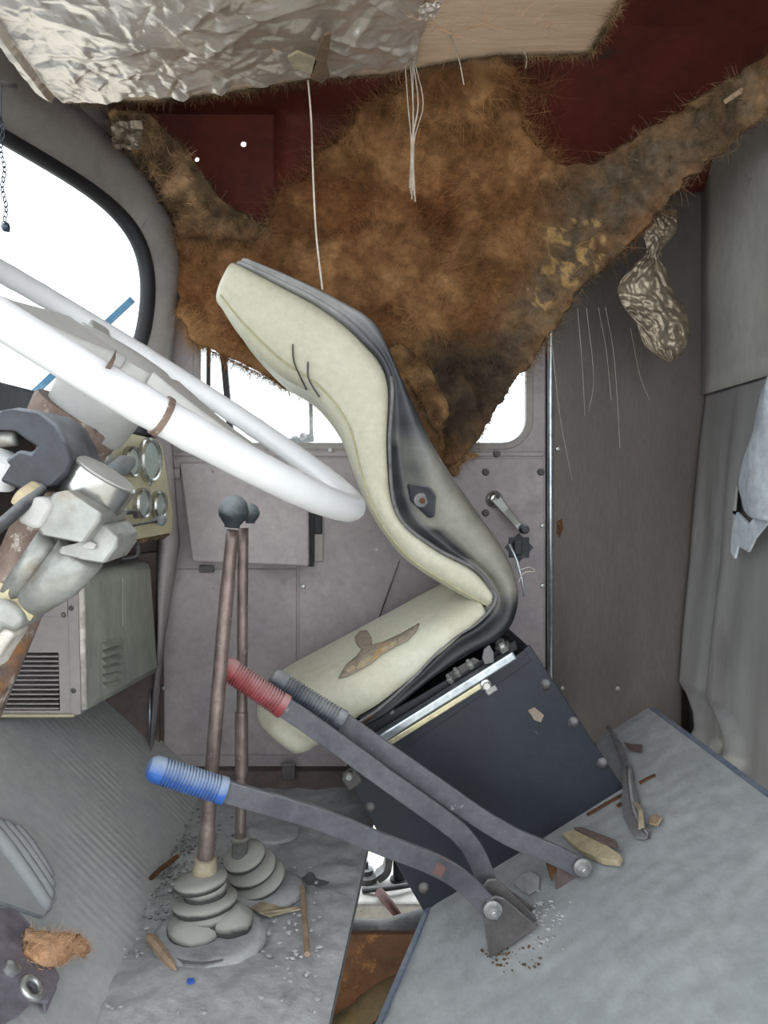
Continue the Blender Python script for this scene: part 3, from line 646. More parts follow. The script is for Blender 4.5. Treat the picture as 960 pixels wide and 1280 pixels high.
# shell behind the backrest, continuing under the cushion
TD = [((600, 776), (628, 804)), ((560, 803), (588, 824)), ((515, 849), (542, 853)), ((475, 885), (492, 892)), ((448, 903), (456, 912))]
SH = [(q[2], q[3], q[4], q[5]) for q in ([*a, *b, *c] for a, b, c in ST)]+[(*a, *b) for a, b in TD]
SH = [tuple(q) for q in cr(SH, 6)]
loops = []
nS = len(SH)
for i, q in enumerate(SH):
    Bp, Sp = P(q[0], q[1], YN), P(q[2], q[3], YN); Bp.y = Sp.y = 0; t = i/(nS-1)
    wid = (Sp-Bp).length; rc = .022*max(0, min(1, (wid-.03)/.05))
    sec = [(-.05, .001), (.06, .003+rc*.5), (.16, .006+rc), (.3, .006+rc*.8), (.45, .004+rc*.25), (.65, .002), (.85, .006), (.96, .022), (1, .05), (1, W/2), (1, W-.05), (.9, W-.01), (.5, W), (0, W-.004), (0, W/2)]
    Bq = Bp-(Sp-Bp).normalized()*.014
    loops.append([(Bq if a < 0 else Bp.lerp(Sp, a))+Vector((0, YN+y, 0)) for a, y in sec])
smb = MB().loft(loops)
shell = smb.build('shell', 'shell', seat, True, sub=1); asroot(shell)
cres = [(484, 545), (483, 600), (492, 640), (510, 668), (545, 690), (585, 704), (588, 694), (556, 672), (530, 650), (512, 625), (502, 590), (497, 550)]
def shell_col(v):
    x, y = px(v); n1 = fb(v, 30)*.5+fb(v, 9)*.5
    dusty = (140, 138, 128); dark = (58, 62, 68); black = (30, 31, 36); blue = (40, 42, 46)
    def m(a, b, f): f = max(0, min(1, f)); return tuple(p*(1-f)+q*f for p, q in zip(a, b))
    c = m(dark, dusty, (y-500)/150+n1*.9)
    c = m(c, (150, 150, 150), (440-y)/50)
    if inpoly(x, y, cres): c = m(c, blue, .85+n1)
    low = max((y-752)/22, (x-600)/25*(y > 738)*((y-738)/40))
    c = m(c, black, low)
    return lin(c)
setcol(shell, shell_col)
lip = [P(q[0], q[1], YN-.002) for q in SH[len(SH)*55//100:]]
MB().tube(lip, .0026, 6).build('shell_lip', 'rubberstrip', shell, True)
bvh_shell = BVHTree.FromPolygons([Vector(v) for v in smb.v], smb.f)
brp = [(509, 605), (537, 609), (545, 619), (543, 646), (536, 648), (513, 626)]
br = MB().prism([on(bvh_shell, x, y, .008) for x, y in brp], (0, .012, 0)).build('recliner_bracket', 'blackplastic', shell, False, .003)
MB().lathe(on(bvh_shell, 526, 625, .008), (0, -1, 0), [(.012, 0), (.012, .004), (.008, .005)], 16).build('recliner_boss', 'steelgrey', shell, .6)
MB().lathe(on(bvh_shell, 528, 626, .013), (0, -1, 0), [(.005, -.002), (.005, .001)], 12).build('recliner_hole', 'rust', shell)
MB().tube([P(637, 680, 1.36), P(646, 700, 1.36), P(652, 722, 1.36), P(656, 746, 1.36)], .0022, 8).build('trim_wire', 'railmetal', seat, True)
MB().tube(cr([P(650, 712, 1.355), P(662, 709, 1.355), P(668, 714, 1.355), P(655, 716, 1.355), P(648, 728, 1.355)], 5), .0008, 5).build('loose_wire', 'thread', seat, True)
# cushion
KT = [((604, 746), (614, 769)), ((560, 768), (578, 800)), ((510, 794), (530, 845)), ((450, 826), (482, 886)), ((390, 858), (440, 912)), ((345, 882), (408, 936)), ((322, 899), (388, 948))]
KK = [tuple(q) for q in cr([[*a, *b] for a, b in KT], 5)]
loops = []
for i, q in enumerate(KK):
    Tp, Dp = P(q[0], q[1], YN), P(q[2], q[3], YN); Tp.y = Dp.y = 0
    hh = [(1, .0), (.7, -.006), (.4, -.004), (.18, .008), (.05, .03), (-.02, .07), (-.05, .12)]
    sec = hh+[(-.06, W/2)]+[(a, W-y) for a, y in hh[::-1]]+[(1, W/2)]
    wr = .006*fb((i*.35, 0, 0), 1.2)
    loops.append([Tp.lerp(Dp, a)+Vector((0, YN+y+wr*(k < 5), 0)) for k, (a, y) in enumerate(sec)])
e = loops[-1]; cen = sum(e, Vector())/len(e); dv = (loops[-1][4]-loops[-4][4]).normalized()
ends = [[cen+(p-cen)*k+dv*d for p in e] for k, d in ((.97, .010), (.88, .018), (.7, .022))]
cmb = MB().loft(loops+ends)
cush = cmb.build('seat_cushion', 'cream', seat, True, sub=1); asroot(cush)
bvh_c = BVHTree.FromPolygons([Vector(v) for v in cmb.v], cmb.f)
tp = [(423, 848), (432, 832), (446, 820), (452, 812), (446, 806), (443, 797), (450, 789), (459, 788), (464, 796), (465, 806), (478, 803), (500, 793), (524, 779), (519, 790), (508, 801), (492, 809), (478, 817), (462, 830), (448, 838), (434, 845)]
def decal(bvh, poly, up, step=3):
    """mesh patch lying on a surface: dense points inside an outline, on the surface itself"""
    xs = [p[0] for p in poly]; ys = [p[1] for p in poly]; ctr = []
    dense = []
    for i in range(len(poly)):
        a, b = np.array(poly[i], float), np.array(poly[(i+1) % len(poly)], float); k = max(1, int(np.hypot(*(b-a))/step))
        dense += [tuple(a+(b-a)*t/k) for t in range(k)]
    pts = dense+[(x, y) for x in np.arange(min(xs), max(xs), step*1.5) for y in np.arange(min(ys), max(ys), step*1.5) if inpoly(x, y, poly)]
    from mathutils.geometry import delaunay_2d_cdt
    r = delaunay_2d_cdt([Vector(p) for p in pts], [], [list(range(len(dense)))], 1, 1e-4)
    v3 = [on(bvh, v[0], v[1], up) for v in r[0]]; ok = [v is not None for v in v3]
    mb = MB(); mb.add([v if v else Vector((0, 0, 0)) for v in v3], [f for f in r[2] if all(ok[k] for k in f)]); return mb
decal(bvh_c, tp, .0035).build('torn_patch', 'torn', cush, True, solid=.002)['label'] = 'ragged tear showing brown backing'
for poly in ([(470, 808), (490, 799), (505, 795), (498, 803), (478, 814)], [(448, 829), (460, 820), (468, 820), (456, 833), (446, 836)], [(432, 838), (440, 832), (446, 834), (436, 841)]):
    decal(bvh_c, poly, .0052, 2).build('foam_patch', 'tan', cush, True)
# slide mechanism
MB().prism([P(436, 915, 1.375), P(520, 872, 1.375), P(600, 825, 1.375), P(645, 800, 1.375), P(648, 812, 1.375), P(470, 930, 1.375), P(440, 945, 1.375)], (0, .30, 0)).build('slide_frame', 'black', seat, False, .003)
rl = MB(); rd = (P(642, 815, 1.355)-P(466, 925, 1.355)).normalized()
rl.obox((P(642, 817, 1.355)+P(440, 943, 1.355))/2, (rd, (0, 1, 0), rd.cross(Vector((0, 1, 0)))), ((P(642, 817, 1.355)-P(440, 943, 1.355)).length/2, .014, .0075))
rail = rl.build('seat_rail', 'railmetal', seat, False, .003)
rl = MB(); rl.obox((P(610, 849, 1.362)+P(440, 955, 1.362))/2, (rd, (0, 1, 0), rd.cross(Vector((0, 1, 0)))), ((P(610, 849, 1.362)-P(440, 955, 1.362)).length/2, .012, .005))
rl.build('lower_rail', 'railgold', seat, False, .002)
MB().lathe(P(628, 808, 1.352), (-.5, -.3, .8), [(.012, -.006), (.013, 0), (.013, .004), (.008, .005), (.008, .012)], 6).build('rail_bolt', 'chrome', seat, .5)
MB().prism([P(605, 812, 1.345), P(612, 806, 1.345), P(617, 815, 1.345), P(618, 828, 1.345), P(606, 831, 1.345), P(603, 822, 1.345)], (0, .006, 0)).build('slide_lever', 'rubberstrip', seat, False, .002)
MB().lathe(P(607, 856, 1.35), (0, -1, 0), [(.010, -.004), (.010, .004), (.006, .006), (.006, .012)], 8).build('rail_nut', 'chrome', seat, .5)
MB().obox(P(614, 862, 1.35), (rd, (0, 1, 0), rd.cross(Vector((0, 1, 0)))), (.010, .006, .005)).build('rail_clip', 'silver', seat, False, .002)
for x, y in ((488, 888), (572, 842), (563, 850), (588, 832)):
    MB().lathe(P(x, y, 1.37), (-.4, -.5, .7), [(.006, -.004), (.006, .006), (.0035, .007), (.0035, .014)], 6).build('slide_bolt', 'silver', seat, .5)
MB().prism([P(560, 842, 1.372), P(592, 822, 1.372), P(600, 826, 1.372), P(568, 850, 1.372)], (0, .004, 0)).build('slide_plate', 'bracket', seat, False, .001)
MB().prism([P(446, 903, 1.345), P(466, 892, 1.345), P(470, 897, 1.345), P(450, 910, 1.345)], (0, .006, 0)).build('shell_edge_rust', 'rust', seat, False, .001)

# ================================================================== STEERING WHEEL AND COLUMN
a_, b_ = .5668, -.0532
HC = Vector((-.2282, .8278, .1235+CAMZ)); n_ = Vector((math.sin(a_)*math.cos(b_), math.sin(b_), math.cos(a_)*math.cos(b_)))
u_ = Vector((math.cos(a_), 0, -math.sin(a_))); v_ = n_.cross(u_); RW = .28
def wp_(r, deg, h=0): t = math.radians(deg); return HC+(u_*math.cos(t)+v_*math.sin(t))*r+n_*h
sw = thing('steering_wheel', 'large white steering wheel with grey hub and a crack in the rim', 'steering wheel', HC)
# locate the crack on the near rim
best = min(range(0, 3600), key=lambda k: (px(wp_(RW, k/10))[0]-200)**2+(px(wp_(RW, k/10))[1]-525)**2)/10
N = 128
mb = MB(); vs = []; tn = 14
for i in range(N):
    th = 360*i/N; c = wp_(RW, th); rad = (c-HC).normalized()
    vs += [c+(rad*math.cos(2*math.pi*k/tn)*.0150+n_*math.sin(2*math.pi*k/tn)*.0138*(1+.04*(math.sin(th*.8) > .9))) for k in range(tn)]
mb.add(vs, [(i*tn+k, i*tn+(k+1) % tn, ((i+1) % N)*tn+(k+1) % tn, ((i+1) % N)*tn+k) for i in range(N) for k in range(tn)])
rim = mb.build('rim', 'wheel', sw, True); asroot(rim)
MB().tube([wp_(RW, best-.6), wp_(RW, best+.4)], .0155, 18).build('rim_crack', 'colbrown', rim, .7)
hub = MB().lathe(HC, n_, [(.040, -.085), (.044, -.08), (.050, -.03), (.062, -.006), (.060, .006), (.045, .012), (.02, .014), (.0005, .0145)], 32).build('hub', 'hub', sw, .9)
for dg in (0, 118, 242):
    t0 = wp_(.045, dg, .003); t1 = wp_(RW-.006, dg, .0)
    pth = [t0.lerp(t1, k/8)-n_*.010*math.sin(k/8*math.pi) for k in range(9)]
    MB().bar(pth, [.050, .047, .038, .025, .019, .016, .015, .014, .013], .0075, n_).build('spoke', 'hub', sw, .6, .003)
def RWp(x, y, h):
    o = Vector((0, 0, CAMZ)); d = P(x, y, 1)-o; return o+d*((HC+n_*h-o).dot(n_)/d.dot(n_))
MB().prism([RWp(143, 440, .0125), RWp(142, 452, .0125), RWp(138, 462, .0125), RWp(131, 460, .0125), RWp(137, 452, .0125)], n_*.003).build('chipped_paint', 'colbrown', sw)

col = thing('steering_column', 'brown worn steering column with switch housings, chrome cap and cable', 'steering column', P(0, 790, .80))
A0 = HC-n_*.06; B0 = P(-4, 800, .80); ax = (B0-A0).normalized()
MB().tube([A0, A0.lerp(B0, .4), B0, B0+ax*.2], [.030, .031, .032, .032], 20).build('column_tube', 'colbrown', col, True)
MB().lathe(HC-n_*.06+Vector((-.012, -.004, -.004)), -n_, [(.047, 0), (.049, .004), (.047, .022), (.036, .034)], 24).build('column_collar', 'colbrown', col, .8)
def blk(name, poly, Y, d, mat, bev=.004, par=col):
    return MB().prism([P(x, y, Y) for x, y in poly], (0, d, 0)).build(name, mat, par, .6, bev)
blk('switch_housing', [(-25, 528), (-5, 514), (22, 509), (48, 513), (70, 530), (84, 556), (90, 575), (84, 592), (70, 606), (36, 616), (0, 602), (-25, 590), (-12, 585), (10, 572), (24, 562), (38, 566), (46, 558), (30, 548), (16, 538), (-25, 536)], .70, .085, 'blackplastic', .008)
MB().tube([P(-20, 552, .72), P(20, 547, .715)], .0075, 12).build('switch_stalk', 'silver', col, True)
MB().lathe(P(-4, 592, .715), (.35, -.2, .9), [(.018, -.01), (.019, 0), (.019, .016), (.013, .020)], 22).build('horn_button', 'wheel', col, .7)
blk('column_clamp', [(84, 569), (104, 577), (100, 590), (90, 610), (72, 601), (78, 585)], .71, .06, 'silver', .005)
dome_ax = (n_+Vector((.02, .02, 0))).normalized()
MB().lathe(P(121, 606, .735), dome_ax, [(.022, -.030), (.028, -.024), (.0325, -.010), (.0335, .006), (.0325, .012), (.030, .013)], 32).build('chrome_cap', 'chrome', col, .6)
MB().lathe(P(121, 606, .735), dome_ax, [(.031, .008), (.030, .0145), (.016, .0175), (.0005, .018)], 28).build('cap_top', 'hub', col, .6)
blk('signal_switch', [(42, 655), (60, 624), (66, 616), (86, 612), (128, 641), (124, 652), (105, 680), (50, 669)], .685, .085, 'silver', .003)
blk('signal_switch_cover', [(20, 652), (34, 628), (44, 620), (60, 622), (67, 632), (50, 661), (38, 660)], .682, .05, 'hub', .004)
blk('ignition_housing', [(70, 692), (72, 684), (106, 676), (122, 656), (132, 654), (148, 671), (146, 684), (131, 705), (100, 700)], .705, .07, 'silver', .003)
blk('housing_tab', [(100, 682), (112, 676), (120, 680), (118, 687), (104, 686)], .70, .01, 'hub', .001)
t_a, t_b = (Vector((66, 676)), Vector((12, 742)))
MB().tube([P(62, 672, .73), P(14, 741, .745)], .0115, 16).build('switch_tube', 'silver', col, True)
MB().tube([P(102, 690, .73), P(76, 722, .735), P(40, 752, .745)], [.023, .0215, .016], 18).build('lock_barrel', 'silver', col, True)
MB().lathe(P(14, 741, .745), P(10, 752, .745)-P(18, 738, .745), [(.013, -.006), (.013, .010)], 6).build('hex_nut', 'railgold', col, .5)
MB().lathe(P(36, 755, .745), P(28, 768, .745)-P(40, 750, .745), [(.013, -.006), (.013, .010)], 6).build('hex_nut', 'railgold', col, .5)
blk('lower_clamp', [(-30, 756), (2, 748), (24, 764), (30, 778), (18, 792), (2, 784), (-6, 800), (-30, 806)], .725, .06, 'silver', .005)
blk('clamp_strap', [(-20, 790), (8, 784), (18, 792), (4, 812), (-14, 842), (-30, 838)], .73, .04, 'heateredge', .004)
MB().tube(cr([P(-25, 676, .675), P(6, 652, .672), P(28, 633, .68), P(42, 620, .69), P(52, 610, .70)], 6), .0055, 10).build('cable', 'cable', col, True)
MB().tube(cr([P(26, 632, .69), P(32, 622, .69), P(46, 612, .70)], 5), .009, 10).build('cable_sleeve', 'tan', col, True)

# ================================================================== INSTRUMENT PANEL
ip = thing('instrument_panel', 'beige instrument panel with four chrome-rimmed dusty gauges', 'dashboard', P(150, 680, 1.45))
TL, TR, BR, BL = P(70, 524, 1.24), P(199, 551, 1.60), P(215, 668, 1.60), P(70, 693, 1.24)
pn = (TR-TL).cross(BL-TL).normalized()
if pn.y > 0: pn = -pn
e1 = (TR-TL).normalized(); e2 = e1.cross(pn).normalized()
def RP(x, y, up=0):
    o = Vector((0, 0, CAMZ)); d = P(x, y, 1)-o; t = (TL-o).dot(pn)/d.dot(pn); return o+d*t+pn*up
MB().prism([RP(70, 524), RP(150, 539), RP(196, 549), RP(203, 558), RP(216, 640), RP(215, 666), RP(150, 678), RP(70, 693)], -pn*.035,
           [[RP(130, 561)+(e1*math.cos(t)+e2*math.sin(t))*.010 for t in np.linspace(0, 2*math.pi, 14, endpoint=False)], [RP(150, 648), RP(153, 643), RP(158, 646), RP(160, 651), RP(155, 654)]]).build('panel_plate', 'panelbeige', ip, .5, .003)
def gauge(x, y, r):
    o = RP(x, y)
    g = MB().lathe(o, pn, [(r*1.02, -.004), (r*1.14, 0), (r*1.14, .010), (r*1.05, .014), (r*.94, .012), (r*.92, .006)], 28).build('gauge', 'chrome', ip, .5); asroot(g)
    MB().lathe(o, pn, [(r*.95, .004), (r*.95, .0075)], 28).build('dial_glass', 'glassdust', g)
for x, y, r in ((184, 575, .038), (161, 577, .0255), (174, 629, .0255), (195, 631, .0245)): gauge(x, y, r)
MB().lathe(RP(124, 551), pn, [(.008, 0), (.008, .02), (.010, .022), (.010, .030)], 12).build('switch', 'silver', ip, .6)
MB().lathe(RP(118, 572), pn, [(.010, 0), (.012, .008), (.014, .02), (.009, .03)], 14).build('switch', 'silver', ip, .6)
kb = MB().bar([RP(118, 588, .03), RP(130, 582, .034), RP(143, 576, .034)], [.013, .018, .008], .010, pn).build('toggle_knob', 'ribpad', ip, True, .006)
MB().tube([RP(118, 590, .0), RP(120, 588, .03)], .006, 8).build('toggle_stem', 'silver', ip)
MB().tube([RP(136, 660, .02), RP(160, 655, .022), RP(182, 651, .024)], .0028, 8).build('choke_rod', 'bracket', ip, True)
MB().lathe(RP(184, 650, .026), pn, [(.006, -.01), (.010, -.002), (.012, .006), (.006, .012)], 12).build('choke_knob', 'ribpad', ip, .7)
MB().tube(cr([RP(140, 644, .0), RP(150, 640, .012), RP(157, 640, .018), RP(160, 646, .016)], 4), .005, 8).build('bent_lever', 'bracket', ip, True)
for x, y in ((152, 604), (187, 604)): inst('screw', screw_me, RP(x, y, .0005), ip, (0, 0, 1.25))
MB().tube(cr([P(172, 676, 1.55), P(172, 694, 1.55), P(164, 698, 1.55), P(152, 700, 1.55)], 5), .004, 8).build('under_bracket', 'cable', ip, True)
mb = MB()      # frayed felt under the lower edge
for i in range(26):
    x = 145+i*2.7; p = RP(x, 678-(x-145)*.12, -.004)
    mb.ball(p+Vector((0, 0, random.uniform(-.004, .003))), random.uniform(.003, .006), 6, jit=.4)
mb.build('frayed_felt', 'boardedge', ip)

# ================================================================== HEATER BOX
ht = thing('heater_box', 'grey-green metal heater box with side louvres and front grille', 'heater', (-.5, 1.45, CAMZ-.40))
yn = 1.34
c0, c1, c2, c3 = P(95, 722, yn), P(190, 701, 1.66), P(200, 841, 1.66), P(100, 896, yn)
lx = -.775
hbm = MB().hexa([c3, c2, Vector((lx, 1.66, c2.z)), Vector((lx, yn, c3.z)), c0, c1, Vector((lx, 1.66, c1.z)), Vector((lx, yn, c0.z))])
hbm.f = hbm.f[:5]
hbo = hbm.build('body', 'heater', ht, .6, .016); md = hbo.modifiers.new('t', 'SOLIDIFY'); md.thickness = .003; md.offset = 0
MB().tube([P(100, 735, yn+.006), P(104, 886, yn+.006)], .008, 12).build('worn_highlight_edge', 'heateredge', ht, True)  # worn corner; its brightness is partly a highlight painted in
fr = [P(-152, 724, yn-.004), P(87, 724, yn-.004), P(91, 895, yn-.004), P(-152, 895, yn-.004)]
ho = [P(-56, 816, yn-.004), P(73, 816, yn-.004), P(75, 888, yn-.004), P(-56, 888, yn-.004)]
MB().prism(fr, (0, .006, 0), [ho]).build('front_panel', 'heaterfront', ht, False, .001)
MB().prism([P(84, 724, yn-.006), P(97, 724, yn-.006), P(101, 893, yn-.006), P(88, 895, yn-.006)], (0, .006, 0)).build('flange', 'heaterfront', ht, False, .001)
MB().box((lx+.02, yn+.10, c3.z+.01), (c3.x-.02, yn+.14, c0.z-.02)).build('heater_core', 'bracket', ht)
MB().prism([P(44, 744, yn-.007), P(84, 744, yn-.007), P(84, 771, yn-.007), P(44, 771, yn-.007)], (0, .004, 0)).build('access_plate', 'heaterfront', ht, False, .001)
for k in range(12):
    y = 820+k*5.9
    MB().obox(P(9, y, yn-.004), ((1, 0, 0), (0, 1, 0), (0, 0, 1)), ((P(74, y, yn)-P(-56, y, yn)).x/2, .004, .0011)).build('slat', 'heaterfront', ht)
MB().box(tuple(P(-60, 897, yn-.012)), tuple(P(95, 891, yn-.002))).build('bottom_rail', 'panelbeige', ht, False, .002)
for x, y in ((89, 760), (92, 863), (48, 768), (80, 768)): inst('screw', darkscrew_me, P(x, y, yn-.005), ht, None, (.6, .6, .6))
hn = (c1-c0).cross(c3-c0).normalized()
if hn.x < 0: hn = -hn
def RH(x, y, up=0):
    o = Vector((0, 0, CAMZ)); d = P(x, y, 1)-o; t = (c0-o).dot(hn)/d.dot(hn); return o+d*t+hn*up
for k in range(6):
    y = 801+k*10.0
    a, b = RH(126, y+1), RH(147, y-6); dn = Vector((0, 0, -.016))
    MB().add([a, b, a+dn*.7+hn*.012, b+dn*.7+hn*.012, a+dn, b+dn], [(0, 1, 3, 2), (2, 3, 5, 4), (0, 2, 4), (1, 5, 3)]).build('louvre', 'heater', ht)
MB().bar([RH(152, 722, .001), RH(153, 860, .001)], .001, .001, hn).build('panel_seam', 'heateredge', ht)
MB().prism([RH(160, 782, .001), RH(171, 778, .001), RH(172, 794, .001), RH(162, 798, .001)], hn*.0008).build('worn_badge', 'steelgrey', ht)

# ================================================================== GEAR LEVERS
def knob_ball(c, r, ax, par, name='knob'):
    return MB().lathe(c, ax, [(.0005, r), (r*.5, r*.87), (r*.82, r*.55), (r, 0), (r*.92, -r*.4), (r*.66, -r*.75), (r*.5, -r*.95), (r*.5, -r*1.1)][::-1], 24).build(name, 'knob', par, True)
def disc(c, ax, r, h, par, name='boot_ring', wob=.0):
    return MB().lathe(c, ax, [(r*.55, -h*.5), (r*.9, -h*.55), (r*.99, -h*.3), (r, 0), (r*.97, h*.22), (r*.7, h*.35), (r*.4, h*.6), (r*.2, h*.62)], 32).build(name, 'boot', par, True)
g1 = thing('gear_lever', 'tall worn gear lever with black ball knob and collapsed dusty boot', 'lever', PF(258, 1165), 'gear levers rising from the floor')
l1 = cr([P(256, 1085, 1.168), P(262, 1000, 1.165), P(270, 900, 1.162), P(281, 770, 1.16), P(291, 662, 1.16)], 6)
MB().tube(l1, [.0125]*4+[.0105]*(len(l1)-8)+[.0095]*4, 14).build('rod', 'leverrod', g1, True)
knob_ball(P(292, 638, 1.158), .0225, (l1[-1]-l1[-2]), g1)
bx1 = (l1[1]-l1[0]).normalized()
MB().lathe(P(256, 1088, 1.168), bx1, [(.018, -.012), (.018, .004), (.016, .014), (.0165, .018), (.014, .019)], 18).build('boot_neck', 'leaf', g1, .7)
b1ax = Vector((-.16, .06, 1))
disc(P(251, 1100, 1.165), b1ax, .039, .016, g1)
disc(P(256, 1126, 1.165), b1ax+Vector((.02, .05, 0)), .048, .018, g1)
MB().lathe(P(256, 1112, 1.165), b1ax, [(.030, -.014), (.034, .012)], 20).build('boot_fold', 'boot', g1, True)
MB().lathe(P(259, 1142, 1.165), b1ax, [(.036, -.016), (.040, .014)], 20).build('boot_fold', 'boot', g1, True)
mb = MB(); mb.ball(P(243, 1162, 1.15), .040, 20, (1.0, .95, .60), .12); mb.build('boot_bulge', 'boot', g1, True)
mb = MB(); mb.ball(P(287, 1150, 1.16), .036, 20, (.95, .9, .62), .12); mb.build('boot_bulge', 'boot', g1, True)
MB().lathe(PF(262, 1175), (0, 0, 1), [(.070, -.004), (.082, .002), (.080, .009), (.068, .013), (.055, .010)], 36).build('boot_base', 'floor', g1, True)
g2 = thing('gear_lever', 'slim worn rod lever behind the tall gear lever with stacked boot rings', 'lever', PF(315, 1105), 'gear levers rising from the floor')
l2 = cr([P(300, 1052, 1.285), P(302, 960, 1.29), P(303, 800, 1.295), P(304, 660, 1.30)], 6)
MB().tube(l2, .0088, 12).build('rod', 'leverrod', g2, True)
MB().tube([P(302, 968, 1.288), P(302, 890, 1.291)], .0108, 12).build('rod_sleeve', 'leverrod', g2, .8)
knob_ball(P(313, 641, 1.30), .0155, (l2[-1]-l2[-2]), g2)
b2 = Vector((-.28, -.34, 1))
MB().lathe(P(300, 1056, 1.283), (l2[1]-l2[0]), [(.013, -.018), (.013, .004), (.015, .006), (.015, .010), (.010, .011)], 16).build('boot_neck', 'boot', g2, .6)
disc(P(305, 1070, 1.285), b2, .035, .013, g2); disc(P(314, 1084, 1.285), b2, .041, .013, g2); disc(P(323, 1097, 1.283), b2, .044, .013, g2)
MB().lathe(PF(330, 1112), (0, 0, 1), [(.060, -.004), (.068, .001), (.060, .006), (.04, .008)], 30).build('boot_base', 'floor', g2, True)
cov = MB().lathe(PF(342, 1040), (0, 0, 1), [(.048, -.002), (.048, .004), (.045, .005)], 30).build('floor_cover', 'floor', None, .6)
tag(cov, 'small round dusty floor cover plate behind the gear levers', 'cover')

# ================================================================== HAND LEVERS
def grip(p0, p1, r, mat, par, ribs=18):
    p0, p1 = Vector(p0), Vector(p1); L = (p1-p0).length; prof = [(r*.35, 0), (r*.75, .003), (r*.95, .009), (r, .016), (r, L*.2)]
    h = L*.2; st = (L*.72)/ribs
    for k in range(ribs): prof += [(r*.85, h+.1*st), (r*.85, h+.4*st), (r*1.0, h+.55*st), (r*1.0, h+.95*st)]; h += st
    prof += [(r*1.02, L*.94), (r*1.02, L), (r*.6, L+.001)]
    return MB().lathe(p0, p1-p0, prof, 18).build('grip', mat, par, .5)
def hand_lever(label, path, g0, g1, mat, bolt, loc):
    t = thing('hand_lever', label, 'lever', loc, 'flat steel hand levers on the lid')
    MB().bar(cr(path, 6), .0155, .0045).build('bar', 'bar', t, False, .0015)
    grip(g0, g1, .0185, mat, t)
    return t
hb = hand_lever('flat steel hand lever with ribbed blue grip', [P(262, 983, 1.090), P(330, 1003, 1.105), P(400, 1024, 1.125), P(470, 1052, 1.145), P(535, 1077, 1.165), P(572, 1097, 1.177), P(596, 1118, 1.182), P(614, 1137, 1.185)],
                P(184, 958, 1.072), P(281, 989, 1.095), 'gripblue', None, PL(620, 1190))
inst('bolt', hex_me, P(616, 1137, 1.172), hb, None, (.85, 1, .85))
MB().prism([P(550, 1070, 1.1635), P(562, 1076, 1.1675), P(552, 1097, 1.1665), P(540, 1092, 1.1625)], (0, .001, 0)).build('red_mark', 'redfade', hb)
hr = hand_lever('flat steel hand lever with ribbed faded red grip', [P(350, 880, 1.21), P(400, 914, 1.212), P(480, 972, 1.215), P(550, 1022, 1.22), P(580, 1047, 1.222), P(598, 1075, 1.225), P(612, 1112, 1.225), P(622, 1130, 1.225)],
                P(276, 830, 1.205), P(356, 884, 1.21), 'gripred', None, PL(650, 1150))
hk = hand_lever('flat steel hand lever with ribbed charcoal grip resting by the seat cushion', [P(420, 897, 1.25), P(470, 932, 1.25), P(530, 974, 1.247), P(590, 1016, 1.243), P(640, 1046, 1.24), P(690, 1067, 1.238), P(727, 1085, 1.236)],
                P(338, 846, 1.255), P(428, 903, 1.25), 'gripblack', None, PL(715, 1105))
inst('bolt', hex_me, P(728, 1084, 1.226), hk, None, (.85, 1, .85))
lb = thing('lever_bracket', 'twin-plate steel pivot bracket carrying the blue and red hand levers', 'bracket', PL(640, 1180))
MB().prism([P(603, 1139, 1.175), P(608, 1128, 1.175), P(620, 1121, 1.175), P(630, 1124, 1.175), P(672, 1159, 1.175), P(640, 1182, 1.175), P(612, 1199, 1.175)], (0, .006, 0)).build('side_plate', 'bracket', lb, False, .0015)
MB().prism([P(604, 1108, 1.20), P(610, 1101, 1.20), P(622, 1100, 1.20), P(672, 1150, 1.20), P(660, 1166, 1.20), P(625, 1170, 1.20)], (0, .006, 0)).build('side_plate', 'bracket', lb, False, .0015)
MB().prism([P(600, 1108, 1.235), P(606, 1099, 1.235), P(620, 1097, 1.235), P(670, 1136, 1.235), P(662, 1150, 1.235), P(630, 1150, 1.235)], (0, .006, 0)).build('side_plate', 'bracket', lb, False, .0015)
MB().tube([P(616, 1137, 1.172), P(616, 1110, 1.245)], .008, 12).build('pivot_pin', 'bolt', lb, True)
MB().prism([PL(610, 1198), PL(640, 1181), PL(674, 1158), PL(650, 1150)], LN*.004).build('base_plate', 'bracket', lb)
lb2 = thing('lever_bracket', 'small brown triangular pivot bracket under the charcoal-grip lever', 'bracket', PL(710, 1105))
MB().prism([P(697, 1072, 1.246), P(735, 1082, 1.246), P(733, 1098, 1.246), P(695, 1118, 1.246)], (0, .006, 0)).build('side_plate', 'kick', lb2, False, .0015)
MB().tube([P(727, 1085, 1.228), P(727, 1085, 1.262)], .008, 12).build('pivot_pin', 'bolt', lb2, True)
MB().prism([P(684, 1082, 1.252), P(694, 1070, 1.252), P(697, 1084, 1.252), P(690, 1102, 1.252)], (0, .012, 0)).build('tab', 'rust', lb2)

